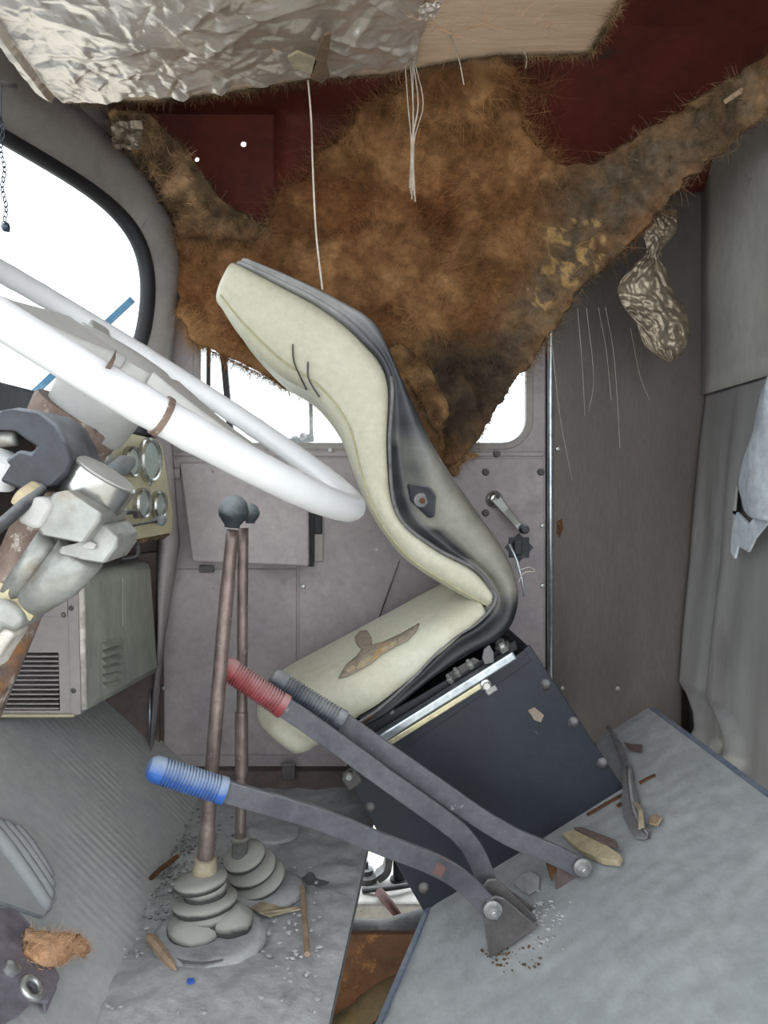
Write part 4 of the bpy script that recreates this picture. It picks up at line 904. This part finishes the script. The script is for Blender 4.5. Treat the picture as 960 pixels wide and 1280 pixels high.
# ================================================================== FIBRE INSULATION
def idw(ctrl, x, y):
    w = 0; s = 0
    for cx, cy, cY in ctrl:
        d = (x-cx)**2+(y-cy)**2+60; k = 1/d**1.6; w += k; s += k*cY
    return s/w
def blanket(poly, ctrl, step, amp, colfn, name, parent, thick=.014):
    xs = [p[0] for p in poly]; ys = [p[1] for p in poly]
    gx = np.arange(min(xs)-step, max(xs)+step*2, step); gy = np.arange(min(ys)-step, max(ys)+step*2, step)
    idx = {}; mb = MB()
    ins = {(i, j): inpoly(x+6*fb((x, y, 1), .06), y+6*fb((x, y, 9), .06), poly) for i, x in enumerate(gx) for j, y in enumerate(gy)}
    vs = []
    def vid(i, j):
        if (i, j) not in idx:
            x = gx[i]+step*.35*fb((gx[i], gy[j], 2), .9); y = gy[j]+step*.35*fb((gx[i], gy[j], 7), .9)
            Y = idw(ctrl, x, y); p = P(x, y, Y)
            Y += amp*(fb(p, 7)*1.3+fb(p, 20)*.9+fb(p, 55)*.5)
            Y = min(Y, 1.730)
            q = P(x, y, Y)
            Y = max(Y, 1.703-.5*max(0, q.z-1.05)-.5*max(0, q.x-.12)-.5*max(0, -.28-q.x))      # clear of the seat back
            idx[(i, j)] = len(vs); vs.append(P(x, y, Y))
        return idx[(i, j)]
    fs = []
    for i in range(len(gx)-1):
        for j in range(len(gy)-1):
            if sum(ins[q] for q in ((i, j), (i+1, j), (i, j+1), (i+1, j+1))) >= 3:
                fs.append((vid(i, j), vid(i+1, j), vid(i+1, j+1), vid(i, j+1)))
    from collections import Counter
    ec = Counter(tuple(sorted((f[k], f[(k+1) % 4]))) for f in fs for k in range(4)); nb = {}
    for (p, q), c in ec.items():
        if c == 1: nb.setdefault(p, []).append(q); nb.setdefault(q, []).append(p)
    for _ in range(4):
        new = {p: vs[p]*.4+sum((vs[q] for q in n), Vector())*(.6/len(n)) for p, n in nb.items()}
        for p, q in new.items(): vs[p] = q
    mb.add(vs, fs); o = mb.build(name, 'ins', parent, True, solid=thick); setcol(o, colfn); return mb, o
def strands(mb, count, name, parent, colfn, length=(.012, .035), width=.0009, lean=(0, -.5, -.2), mask=None, curl=.6):
    V = np.array(mb.v); Fq = np.array(mb.f); ar = np.linalg.norm(np.cross(V[Fq[:, 1]]-V[Fq[:, 0]], V[Fq[:, 3]]-V[Fq[:, 0]]), axis=1)
    pick = rng.choice(len(Fq), count, p=ar/ar.sum()); uu, vv = rng.random(count)[:, None], rng.random(count)[:, None]
    q = V[Fq[pick]]; base = (q[:, 0]*(1-uu)+q[:, 1]*uu)*(1-vv)+(q[:, 3]*(1-uu)+q[:, 2]*uu)*vv
    if mask is not None:
        keep = np.array([mask(b) for b in base]); base = base[keep]; count = len(base)
    base = base+rng.normal(size=(count, 3))*.003
    flow = np.array([[noise.noise(Vector(b)*6), noise.noise(Vector(b)*6+Vector((9, 0, 0))), noise.noise(Vector(b)*6+Vector((0, 9, 0)))] for b in base])
    d = rng.normal(size=(count, 3))*.55+flow*1.5+np.array(lean); d /= np.linalg.norm(d, axis=1)[:, None]
    Ln = rng.uniform(*length, size=count)[:, None]; side = np.cross(d, rng.normal(size=(count, 3))); side /= np.linalg.norm(side, axis=1)[:, None]+1e-9
    bend = rng.normal(size=(count, 3))*curl; w = width*rng.uniform(.6, 1.4, size=count)[:, None]
    pts = []
    for t in (0, .35, .7, 1.0):
        c = base+d*Ln*t+bend*Ln*t*t*.5; c[:, 1] = np.minimum(c[:, 1], YD-.006)
        pts += [c-side*w*(1-.6*t), c+side*w*(1-.6*t)]
    A = np.stack(pts, 1).reshape(-1, 3); o8 = np.arange(count)[:, None]*8
    faces = np.concatenate([o8+np.array([[k, k+1, k+3, k+2]]) for k in (0, 2, 4)])
    me = bpy.data.meshes.new(name); me.from_pydata(A.tolist(), [], faces.tolist()); me.materials.append(M['strand'])
    a = me.color_attributes.new('Col', 'FLOAT_COLOR', 'POINT')
    cols = np.array([colfn(Vector(b)) for b in base])*rng.uniform(.7, 1.75, size=(count, 1)); cols = np.repeat(np.concatenate([cols, np.ones((count, 1))], 1), 8, axis=0)
    a.data.foreach_set('color', cols.ravel())
    o = bpy.data.objects.new(name, me); C.objects.link(o); o['kind'] = 'stuff'; adopt(o, parent); return o
greyzone = [(960, 60), (960, 150), (830, 260), (740, 350), (690, 400), (640, 480), (580, 570), (520, 500), (540, 440), (610, 430), (650, 370), (690, 300), (690, 230), (740, 200), (850, 140)]
yellowz = [(700, 285), (740, 275), (752, 300), (745, 340), (700, 350), (660, 390), (655, 375), (690, 340), (680, 310)]
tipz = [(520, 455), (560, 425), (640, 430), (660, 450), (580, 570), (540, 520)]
def blend(a, b, f): f = max(0, min(1, f)); return tuple(p*(1-f)+q*f for p, q in zip(a, b))
def soft(x, y, poly, r=16):
    return sum(inpoly(x+dx*r, y+dy*r, poly) for dx, dy in ((0, 0), (1, 0), (-1, 0), (0, 1), (0, -1), (.7, .7), (-.7, .7), (.7, -.7), (-.7, -.7)))/9
def ins_col(v):
    x, y = px(v); n1 = fb(v, 12); n2 = fb(v, 34)
    c = blend((128, 90, 58), (178, 136, 94), .5+n1*1.0+n2*.5)
    c = blend(c, (120, 72, 44), .6*max(0, fb(v+Vector((5, 0, 0)), 6)*2))
    c = blend(c, (108, 95, 80), soft(x, y, greyzone, 22)*(.85+n2*.5))
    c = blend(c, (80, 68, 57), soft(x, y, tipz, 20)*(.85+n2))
    if soft(x, y, yellowz) > .3 and fb(v, 45) > .16: c = (190, 156, 106)
    return lin(c)
insb = thing('insulation_blanket', 'torn brown fibre insulation mat sagging from the roof behind the seat', 'insulation', P(560, 560, 1.66))
poly_main = [(215, 300), (222, 288), (250, 280), (300, 292), (335, 276), (352, 240), (385, 222), (405, 185), (432, 172), (452, 138), (500, 112), (528, 80), (560, 64), (610, 62), (648, 92), (655, 165), (690, 205), (740, 203), (800, 168), (850, 138), (905, 105), (975, 62),
             (985, 125), (930, 165), (880, 205), (845, 238), (815, 275), (790, 302), (760, 330), (735, 350), (718, 362), (722, 378), (700, 395), (682, 430), (662, 455), (640, 478), (618, 515), (600, 545), (578, 568),
             (562, 582), (540, 572), (520, 530), (490, 490), (460, 455), (430, 455), (392, 495), (360, 487), (330, 468), (300, 455), (262, 436), (238, 428), (225, 395), (220, 350)]
ctrl = [(215, 290, 1.69), (230, 400, 1.69), (300, 450, 1.69), (380, 490, 1.69), (300, 330, 1.72), (420, 260, 1.725), (370, 240, 1.73), (430, 180, 1.69), (470, 160, 1.62), (590, 60, 1.40), (590, 100, 1.45), (540, 105, 1.47), (640, 150, 1.53), (700, 220, 1.56), (530, 300, 1.66), (640, 300, 1.60), (610, 400, 1.63), (480, 420, 1.725),
        (580, 560, 1.68), (540, 500, 1.72), (540, 560, 1.725), (700, 390, 1.63), (740, 345, 1.60), (790, 300, 1.55), (850, 200, 1.47), (975, 90, 1.30), (975, 125, 1.28), (850, 140, 1.46), (740, 205, 1.54), (660, 440, 1.66), (520, 200, 1.62)]
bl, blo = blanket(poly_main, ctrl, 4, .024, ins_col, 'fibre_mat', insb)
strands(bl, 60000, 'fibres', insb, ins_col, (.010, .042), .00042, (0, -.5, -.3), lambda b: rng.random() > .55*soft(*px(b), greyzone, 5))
def fringe(pts, count, name, parent, col, length, spread=.6, width=.0008, down=(0, -.2, -.6)):
    """loose fibres along a torn edge"""
    pts = [Vector(p) for p in pts]; seg = np.array([(pts[i+1]-pts[i]).length for i in range(len(pts)-1)]); seg /= seg.sum()
    mb = MB()
    for _ in range(count):
        i = rng.choice(len(seg), p=seg); p = pts[i].lerp(pts[i+1], random.random()); d = (Vector(down)+Vector(rng.normal(size=3))*spread).normalized(); L = random.uniform(*length)
        s = d.cross(Vector(rng.normal(size=3))).normalized()*width; b = Vector(rng.normal(size=3))*L*.4
        q = [p+d*L*t+b*t*t for t in (0, .33, .66, 1)]
        mb.add([v for k, c in enumerate(q) for v in (c-s*(1-.22*k), c+s*(1-.22*k))], [(0, 1, 3, 2), (2, 3, 5, 4), (4, 5, 7, 6)])
    o = mb.build(name, 'strand', parent); setcol(o, lambda v: lin(blend(col[0], col[1], .5+fb(v, 40)*1.5))); o['kind'] = 'stuff'; return o
low = [P(x, y, idw(ctrl, x, y)) for x, y in ((222, 380), (240, 428), (300, 455), (360, 486), (392, 494))]
fringe(low, 1800, 'edge_fibres', insb, ((128, 90, 58), (182, 140, 98)), (.008, .04), .9, .0004)
low = [P(x, y, idw(ctrl, x, y)) for x, y in ((975, 125), (880, 205), (815, 275), (735, 350), (682, 430), (640, 478), (600, 545), (578, 565))]
fringe(low, 700, 'edge_fibres', insb, ((88, 74, 58), (140, 118, 88)), (.006, .028), .8, .0006)
upr = [P(x, y, idw(ctrl, x, y)) for x, y in ((335, 278), (352, 242), (385, 224), (405, 188), (432, 174), (452, 142), (500, 114), (528, 84), (640, 90), (655, 165), (700, 205))]
fringe(upr, 3200, 'edge_fibres', insb, ((124, 84, 54), (168, 124, 84)), (.012, .06), .9, .0003, (0, -.15, .25))
fringe([P(470, 140, 1.62), P(540, 105, 1.52), P(610, 100, 1.50), P(690, 115, 1.50)], 1500, 'edge_fibres', insb, ((124, 84, 54), (168, 124, 84)), (.015, .07), 1.0, .0003, (0, 0, -.3))
# ragged clump left hanging beside the seat back
cl = [(534, 455), (556, 500), (575, 565), (592, 562), (604, 572), (578, 578), (572, 600), (560, 590), (548, 548), (530, 510), (505, 470), (480, 440), (500, 430)]
clm, clo = blanket(cl, [(540, 460, 1.70), (570, 590, 1.72), (500, 450, 1.71)], 4, .012, lambda v: lin(blend((112, 84, 58), (176, 140, 98), .5+fb(v, 40)*1.4)), 'torn_clump', insb, .010)
strands(clm, 1800, 'clump_fibres', insb, lambda v: lin((150, 118, 82)), (.006, .02), .0006)
# strip of insulation still stuck along the windscreen header
hs = thing('insulation_strip', 'ragged fluffy insulation strip clinging beside the windscreen header', 'insulation', P(215, 260, 1.62))
hcol = lambda v: lin(blend((96, 78, 60), (172, 138, 104), .5+fb(v, 26)*1.5+fb(v, 70)*.6))
poly_h = [(132, 138), (165, 135), (195, 150), (218, 172), (247, 205), (262, 235), (292, 262), (340, 288), (330, 305), (280, 300), (225, 300), (212, 262), (196, 225), (170, 190), (142, 165)]
hm, ho_ = blanket(poly_h, [(135, 140, 1.46), (190, 160, 1.53), (205, 230, 1.62), (250, 220, 1.62), (225, 290, 1.69), (330, 295, 1.70)], 4, .018, hcol, 'fibre_mat', hs, .012)
strands(hm, 4500, 'fibres', hs, hcol, (.008, .03), .0007, (.2, -.4, -.3))
fringe([P(x, y, 1.66) for x, y in ((222, 296), (260, 298), (300, 300), (335, 298))], 900, 'edge_fibres', hs, ((112, 80, 54), (170, 130, 92)), (.008, .035), .9, .0005, (0, -.3, -.3))
sf = MB().grid(9, 9, lambda u, v: P(140+38*u, 152+34*v, 1.44)+Vector((.006*fb((u*4, v*4, 0), 2), .012*fb((u*4, v*4, 5), 1.5), 0))).build('foil_shred', 'foilbrown', hs, False, solid=.0008)

# ================================================================== FOIL HEADLINER
ZH = CAMZ+.60
hl = thing('foil_headliner', 'crumpled silver foil-faced headliner board torn to bare brown board', 'headliner', (-.05, .8, ZH+.02))
def far_edge(X):      # far edge of the board as Y over X
    xs = [-.47, -.443, -.30, -.17, -.04, .05, .12, .22, .30, .3466, .36]
    ys = [1.20, 1.284, 1.276, 1.245, 1.205, 1.195, 1.170, 1.14, 1.142, 1.136, 1.10]
    return float(np.interp(X, xs, ys))
def foil_edge(X): return far_edge(X)-.020-.030*abs(fb((X, 0, 0), 16))-.022*max(0, fb((X, 3, 0), 8))-.008*abs(fb((X, 6, 0), 60))
def board_fn(u, v):
    X = -.455+.805*u; Y0 = .30; Y = Y0+(far_edge(X)+.006*fb((X, 1, 0), 60)-Y0)*v; return Vector((X, Y, ZH+.012+.004*fb((X, Y, 0), 8)))
MB().grid(120, 50, board_fn).build('board', 'board', hl, True, solid=.018)
CRE = []
for _ in range(70): CRE.append((rng.uniform(-.47, .12), rng.uniform(.7, 1.3), rng.uniform(0, math.pi), rng.uniform(.05, .13), .011, rng.uniform(-.006, .006)))
for _ in range(900): CRE.append((rng.uniform(-.47, .12), rng.uniform(.85, 1.3), rng.uniform(0, math.pi), rng.uniform(.012, .045), .005, rng.uniform(-.0026, .0026)))
CRE = np.array(CRE)
def crump(X, Y):
    dx = X-CRE[:, 0]; dy = Y-CRE[:, 1]; c, s_ = np.cos(CRE[:, 2]), np.sin(CRE[:, 2])
    al = (dx*c+dy*s_)/CRE[:, 3]; pd = np.abs(-dx*s_+dy*c)/CRE[:, 4]
    w = np.clip(1-al*al, 0, 1)
    return float((CRE[:, 5]*w*np.exp(-pd)).sum())+.008*noise.noise(Vector((X, Y, 0))*7)
def foil_fn(u, v):
    X0 = -.462; Y0 = .62; xe = .105+.012*fb((0, v*3, 0), 3)
    X = X0+(xe-X0)*u; Y = Y0+(foil_edge(X)-Y0)*v
    edge = (1-v)*(foil_edge(X)-Y0); ee = max(0, 1-edge/.03)
    return Vector((X, Y, ZH-.006+crump(X, Y)*1.1-.008*ee*abs(fb((X, 2, 0), 30))-(.012 if u < .02 else 0)))
MB().grid(220, 240, foil_fn).build('foil_sheet', 'foil', hl, True)
edge = [Vector((x, far_edge(x)-.004, ZH+.004)) for x in np.linspace(-.44, .345, 60)]
fringe(edge, 3600, 'frayed_edge', hl, ((84, 68, 50), (138, 112, 82)), (.004, .014), .8, .0004, (0, .1, -.7))
fringe([Vector((.3466, 1.0, ZH)), Vector((.3466, 1.136, ZH))], 700, 'frayed_edge', hl, ((84, 68, 50), (138, 112, 82)), (.004, .014), .8, .0004)
tear = [(388, 98), (392, 82), (398, 62), (405, 45), (414, 42), (412, 60), (408, 80), (412, 96), (402, 104)]
def PH(x, y, d=.022): z = (ZH-d-CAMZ); return P(x, y, z/((CY-y)/F_PX))
MB().prism([PH(x, y) for x, y in tear], (0, 0, .004)).build('foil_tear', 'boardedge', hl)
MB().prism([PH(360, 72), PH(372, 66), PH(396, 76), PH(390, 92), PH(366, 86)], (0, 0, .004)).build('foil_tear', 'leaf', hl)
flap = MB().grid(8, 8, lambda u, v: PH(524+30*u*(1-.3*v), 8+20*v-8*u, .02)+Vector((0, 0, -.006*fb((u*3, v*3, 0), 2)))).build('foil_flap', 'foil', hl, False, solid=.0006)
# stray wisps of orange fibre hanging on the bare board
fringe([PH(480, 8, .02), PH(560, 40, .02), PH(640, 20, .02), PH(700, 40, .02)], 60, 'stray_fibres', hl, ((196, 150, 112), (178, 128, 90)), (.02, .05), .5, .0003, (.2, -.3, .1))

# hanging foil scrap
fsx = thing('foil_scrap', 'tarnished foil scrap dangling from the insulation by the side panel', 'foil', P(825, 450, 1.56))
fsl = cr([(800, 268), (797, 285), (806, 300), (807, 318), (790, 333), (772, 360), (780, 384), (796, 405), (806, 432), (836, 453)], 4)
fsr = cr([(845, 270), (846, 285), (838, 300), (826, 315), (832, 336), (842, 365), (856, 385), (862, 412), (856, 438), (842, 452)], 4)
k_ = len(fsl)-1
def scrap_fn(u, v):
    i0 = min(int(v*k_), k_-1); ff = v*k_-i0; a = np.array(fsl[i0])*(1-ff)+np.array(fsl[i0+1])*ff; b = np.array(fsr[i0])*(1-ff)+np.array(fsr[i0+1])*ff; x, y = a*(1-u)+b*u
    Y = 1.56-.012*math.sin(u*math.pi)+.012*abs(fb((u*2.2, v*5, 0), 2))+.008*abs(fb((u*4, v*10, 3), 2))+.004*abs(fb((u*9, v*20, 5), 2))
    return P(x, y, Y)
MB().grid(40, (k_*3)+1, scrap_fn).build('foil_sheet', 'foilbrown', fsx, True, solid=.0012)
MB().grid(8, 8, lambda u, v: P(800+46*u, 262+30*v, 1.57)+Vector((0, .01*fb((u*4, v*4, 0), 2), 0))).build('paper_backing', 'boardedge', fsx, False, solid=.001)
MB().tube(cr([P(818, 262, 1.572), P(814, 240, 1.55), P(812, 222, 1.52)], 4), .0012, 5).build('thread', 'thread', fsx)
# loose pale fibres drooping in front of the side panel
for k, (x0, y0, x1, y1, x2, y2) in enumerate(((722, 385, 728, 460, 731, 520), (733, 385, 742, 470, 736, 515), (748, 385, 758, 440, 764, 500), (757, 385, 768, 450, 775, 560), (788, 410, 800, 470, 812, 500), (690, 430, 700, 520, 715, 600))):
    o = MB().tube(cr([P(x0, y0, 1.62), P(x1, y1, 1.70), P(x2, y2, 1.735)], 6), .0005, 4).build('loose_fibre', 'thread')
    tag(o, 'thin pale loose fibre drooping in front of the dark side panel', 'fibre', 'loose fibres by the side panel')

# hanging strip and fibre bundle
hsn = MB().bar(cr([PH(385, 100, .0), P(389, 150, 1.21), P(391, 210, 1.215), P(395, 290, 1.22), P(403, 362, 1.225)], 8), .0013, .0006).build('hanging_strip', 'thread')
tag(hsn, 'thin pale torn strip hanging from the foil edge over the seat', 'strip')
for k in range(6):
    x = 506+k*3.2; o = MB().tube(cr([PH(x+4*math.sin(k), 72+k, .0), P(x+4+k % 2*3, 130, 1.19), P(514+1.6*(k % 3), 180, 1.19), P(512+k*1.4, 235+(k*7) % 18, 1.19)], 5), .0008, 5).build('hanging_fibre', 'thread')
    tag(o, 'long straight pale fibre in the bundle hanging from the torn board', 'fibre', 'fibre bundle hanging from the headliner')
for (x0, y0, x1, y1, lb_) in ((560, 38, 580, 106, 'single pale fibre curving down from the bare brown board'), (654, 62, 657, 85, 'short stub of pale fibre under the bare board edge')):
    o = MB().tube(cr([PH(x0, y0, .0), P((x0+x1)/2+3, (y0+y1)/2, 1.14), P(x1, y1, 1.15)], 5), .0009, 5).build('hanging_fibre', 'thread'); tag(o, lb_, 'fibre')
# rod lying in the insulation, upper right
o = MB().tube([P(905, 128, 1.33), P(935, 108, 1.32), P(975, 82, 1.30)], [.004, .0055, .005], 8).build('wooden_slat', 'wood', None, True)
tag(o, 'light wooden slat poking through the grey insulation by the rear wall', 'slat')

# visor chain on the left
ch = thing('hanging_chain', 'small dark chain hanging from the windscreen header', 'chain', P(6, 285, 1.15))
mb = MB()
for k in range(22):
    y = 150+k*6.2; x = 1+6*(k/22)+2*math.sin(k*.8); c = P(x, y, 1.15); r = .0042
    dirx = Vector((1, 0, 0)) if k % 2 else Vector((.3, 1, 0)).normalized()
    ring = [c+dirx*r*.65*math.cos(t)+Vector((0, 0, 1))*r*1.15*math.sin(t) for t in np.linspace(0, 2*math.pi, 9)]
    mb.tube(ring, .0009, 5, cap=False)
mb.build('chain_links', 'chain', ch, True)
MB().ball(P(7, 284, 1.15), .007, 8, jit=.4).build('chain_tangle', 'chain', ch, True)
MB().tube([P(-25, 98, 1.15), P(5, 105, 1.15), P(20, 108, 1.17)], .004, 8).build('chain_hook', 'bracket', ch, True)
MB().tube([P(2, 106, 1.15), P(1, 152, 1.15)], .0008, 5).build('chain_wire', 'chain', ch)

# ================================================================== SMALL THINGS ON LID AND FLOOR
rsb = thing('rubber_strip', 'curled grey rubber strip hanging beside the seat box onto the lid', 'strip', PL(805, 1050))
pth = [PL(764, 914, .012), PL(776, 936, .012), PL(787, 968, .010), PL(790, 1000, .009), PL(796, 1030, .008), PL(810, 1052, .006)]
MB().bar(cr(pth, 5), [.004]*5+[.006]*5+[.010]*5+[.015]*5+[.013]*5+[.003], .002, LN).build('strip_body', 'rubberstrip', rsb, True, .001)
MB().bar(cr([p+LN*.004+Vector((.006, 0, 0)) for p in pth[2:]], 5), [.003]*15+[.001], .004, LN).build('folded_edge', 'bracket', rsb, True)
def flat_chip(name, pts, mat, label, cat, up=.003, thick=.004, group=None, surf=PL, curl=0):
    b = [surf(x, y, up) for x, y in pts]
    nrm = LN if surf is PL else Vector((0, 0, 1))
    b = [p+nrm*(curl*(k % 3)) for k, p in enumerate(b)]
    o = MB().prism(b, nrm*thick).build(name, mat, None, False, .0008); tag(o, label, cat, group); return o
flat_chip('foam_slab', [(708, 1052), (722, 1047), (742, 1052), (781, 1078), (777, 1086), (756, 1084), (730, 1072)], 'tan', 'flat tan foam slab beside the charcoal-grip lever pivot', 'foam', .004, .012)
flat_chip('bark_strip', [(725, 1048), (735, 1047), (778, 1064), (780, 1072), (765, 1068)], 'kick', 'dark curled strip behind the tan foam slab', 'strip', .0155, .006)
flat_chip('paint_flake', [(645, 1108), (655, 1098), (668, 1095), (677, 1100), (676, 1116), (664, 1124), (655, 1118)], 'ribpad', 'grey paint flake lying between the two lever brackets', 'flake', .004, .002, curl=.002)
flat_chip('dry_leaf', [(796, 1012), (806, 1016), (813, 1028), (812, 1044), (806, 1050), (808, 1030)], 'leaf', 'dry brown leaf at the end of the rubber strip', 'leaf', .014, .002, curl=.004)
flat_chip('dry_leaf', [(814, 1026), (824, 1024), (832, 1030), (824, 1036), (815, 1036)], 'wood', 'small tan leaf curled beside the rubber strip end', 'leaf', .004, .003, curl=.003)
flat_chip('dry_leaf', [(782, 932), (794, 936), (807, 938), (804, 944), (790, 942)], 'kick', 'brown leaf scrap in the corner behind the rubber strip', 'leaf', .004, .004, curl=.003)
for x0, y0, x1, y1, lb_ in ((772, 1009, 789, 1001, 'short brown splinter along the lower edge of the seat box'), (800, 980, 820, 970, 'thin brown splinter on the lid beside the rubber strip'), (735, 1020, 784, 992, 'long dark splinter at the foot of the seat box')):
    o = MB().bar([PL(x0, y0, .002), PL((x0+x1)/2, (y0+y1)/2, .003), PL(x1, y1, .002)], .0025, .0015, LN).build('wood_splinter', 'rust', None); tag(o, lb_, 'splinter')
# gravelly debris near the brackets and on the floor: too small to count
def debris(name, label, n, sampler, mat, sizes, parent=None):
    mb = MB()
    for _ in range(n):
        p = sampler(); mb.ball(p, random.uniform(*sizes), 6, (random.uniform(.7, 1.5), random.uniform(.7, 1.5), random.uniform(.3, .7)), .5)
    o = mb.build(name, mat); tag(o, label, 'debris', None, 'stuff'); return o
debris('debris', 'crumbs of grit around the lever brackets', 90, lambda: PL(random.gauss(672, 18), random.gauss(1150, 16), .002), 'floor', (.001, .004))
debris('debris', 'brown crumbs along the lever bracket foot', 60, lambda: PL(random.gauss(640, 22), random.gauss(1195, 9), .001), 'boardedge', (.0008, .003))
debris('debris', 'dark dirt crumbs on the floor behind the gear lever', 1300, lambda: PF(random.gauss(185, 50), min(1150, random.gauss(1070, 34)), .001), 'bracket', (.0008, .0038))
debris('debris', 'grey grit scattered over the dusty floor', 300, lambda: PF(random.uniform(90, 400), random.uniform(1080, 1270), .004), 'floor', (.0015, .0045))
def stick(pts, r, mat, label, surf=PF, name='stick'):
    o = MB().tube(cr([surf(x, y, u) for x, y, u in pts], 4), r, 7).build(name, mat, None, .7); tag(o, label, 'stick'); return o
stick([(184, 1178, .012), (192, 1188, .012), (206, 1206, .012), (219, 1223, .012)], [.002, .003, .006, .0075, .008, .0075, .008, .007, .0075, .006, .0065, .004, .002], 'wood', 'short splintered piece of wood on the dust beside the front boot')
stick([(378, 1115, .008), (381, 1160, .008), (384, 1200, .008)], .0042, 'wood', 'thin straight twig lying right of the gear lever boots')
stick([(182, 1110, .008), (200, 1098, .014), (222, 1085, .020)], .004, 'rust', 'brown twig leaning against the front boot ring')
flat_chip('dry_leaf', [(x+13, y+7) for x, y in ((300, 1132), (312, 1126), (322, 1129), (340, 1131), (362, 1133), (362, 1137), (345, 1137), (325, 1144), (312, 1142))], 'leaf', 'pale dry leaf with stem behind the front lever boot', 'leaf', .003, .003, None, PF, .002)
flat_chip('plastic_chip', [(234, 1236), (242, 1235), (244, 1240), (238, 1243), (233, 1241)], 'bluechip', 'tiny blue plastic chip on the floor dust', 'chip', .012, .002, None, PF)
flat_chip('rubber_crescent', [(216, 1205), (235, 1211), (260, 1212), (283, 1205), (278, 1212), (255, 1218), (230, 1216)], 'rubberstrip', 'dark curved rubber edge sticking from dust before the boot', 'rubber', .006, .006, None, PF)
# bracket plate and orange fluff, lower left
bp = thing('metal_bracket', 'dirty galvanised bracket plate with a round bolt eye beside orange fluff', 'bracket', PF(20, 1270))
TN = Vector((.68, 0, .73)); ex_, ey_, _ = basis(TN)
MB().prism([PT(x, y, .014) for x, y in ((-30, 1148), (8, 1150), (32, 1178), (62, 1236), (48, 1266), (28, 1266), (10, 1284), (-30, 1304))], TN*.005, [[PT(24, 1252, .014)+(ex_*math.cos(t)+ey_*math.sin(t))*.0095 for t in np.linspace(0, 2*math.pi, 14, endpoint=False)]]).build('plate', 'galv', bp, False, .001)
ce = PT(24, 1252, .021)
MB().tube([ce+(ex_*math.cos(t)+ey_*math.sin(t))*.0125 for t in np.linspace(0, 2*math.pi, 17)], .0042, 8, cap=False).build('bolt_eye', 'bolt', bp, True)
MB().lathe(PT(-1, 1228, .019), TN, [(.010, 0), (.010, .006), (.006, .008)], 8).build('bolt', 'bolt', bp, .6)
MB().bar([PT(48, 1266, .010), PT(62, 1236, .010)], .008, .0015, (1, 0, 0)).build('folded_lip', 'galv', bp)
of = thing('orange_fluff', 'tuft of orange fibre fluff lying on the metal bracket', 'fluff', PT(55, 1210, .02))
fb_ = MB(); fb_.grid(16, 12, lambda u, v: PT(14+78*u, 1183+18*u+38*v*math.sin(math.pi*min(1, u+.25)*.92), .024+.018*math.sin(u*3.14)*math.sin(v*3.14)+.006*fb((u*5, v*5, 0), 2)))
fb_.build('tuft', 'orange', of, True, solid=.010)
strands(fb_, 5000, 'tuft_fibres', of, lambda v: lin(blend((160, 116, 84), (204, 170, 136), .5+fb(v, 60))), (.003, .011), .00022, (.3, -.5, -.1))

for o in bpy.data.objects:
    if '_w' in o: del o['_w']
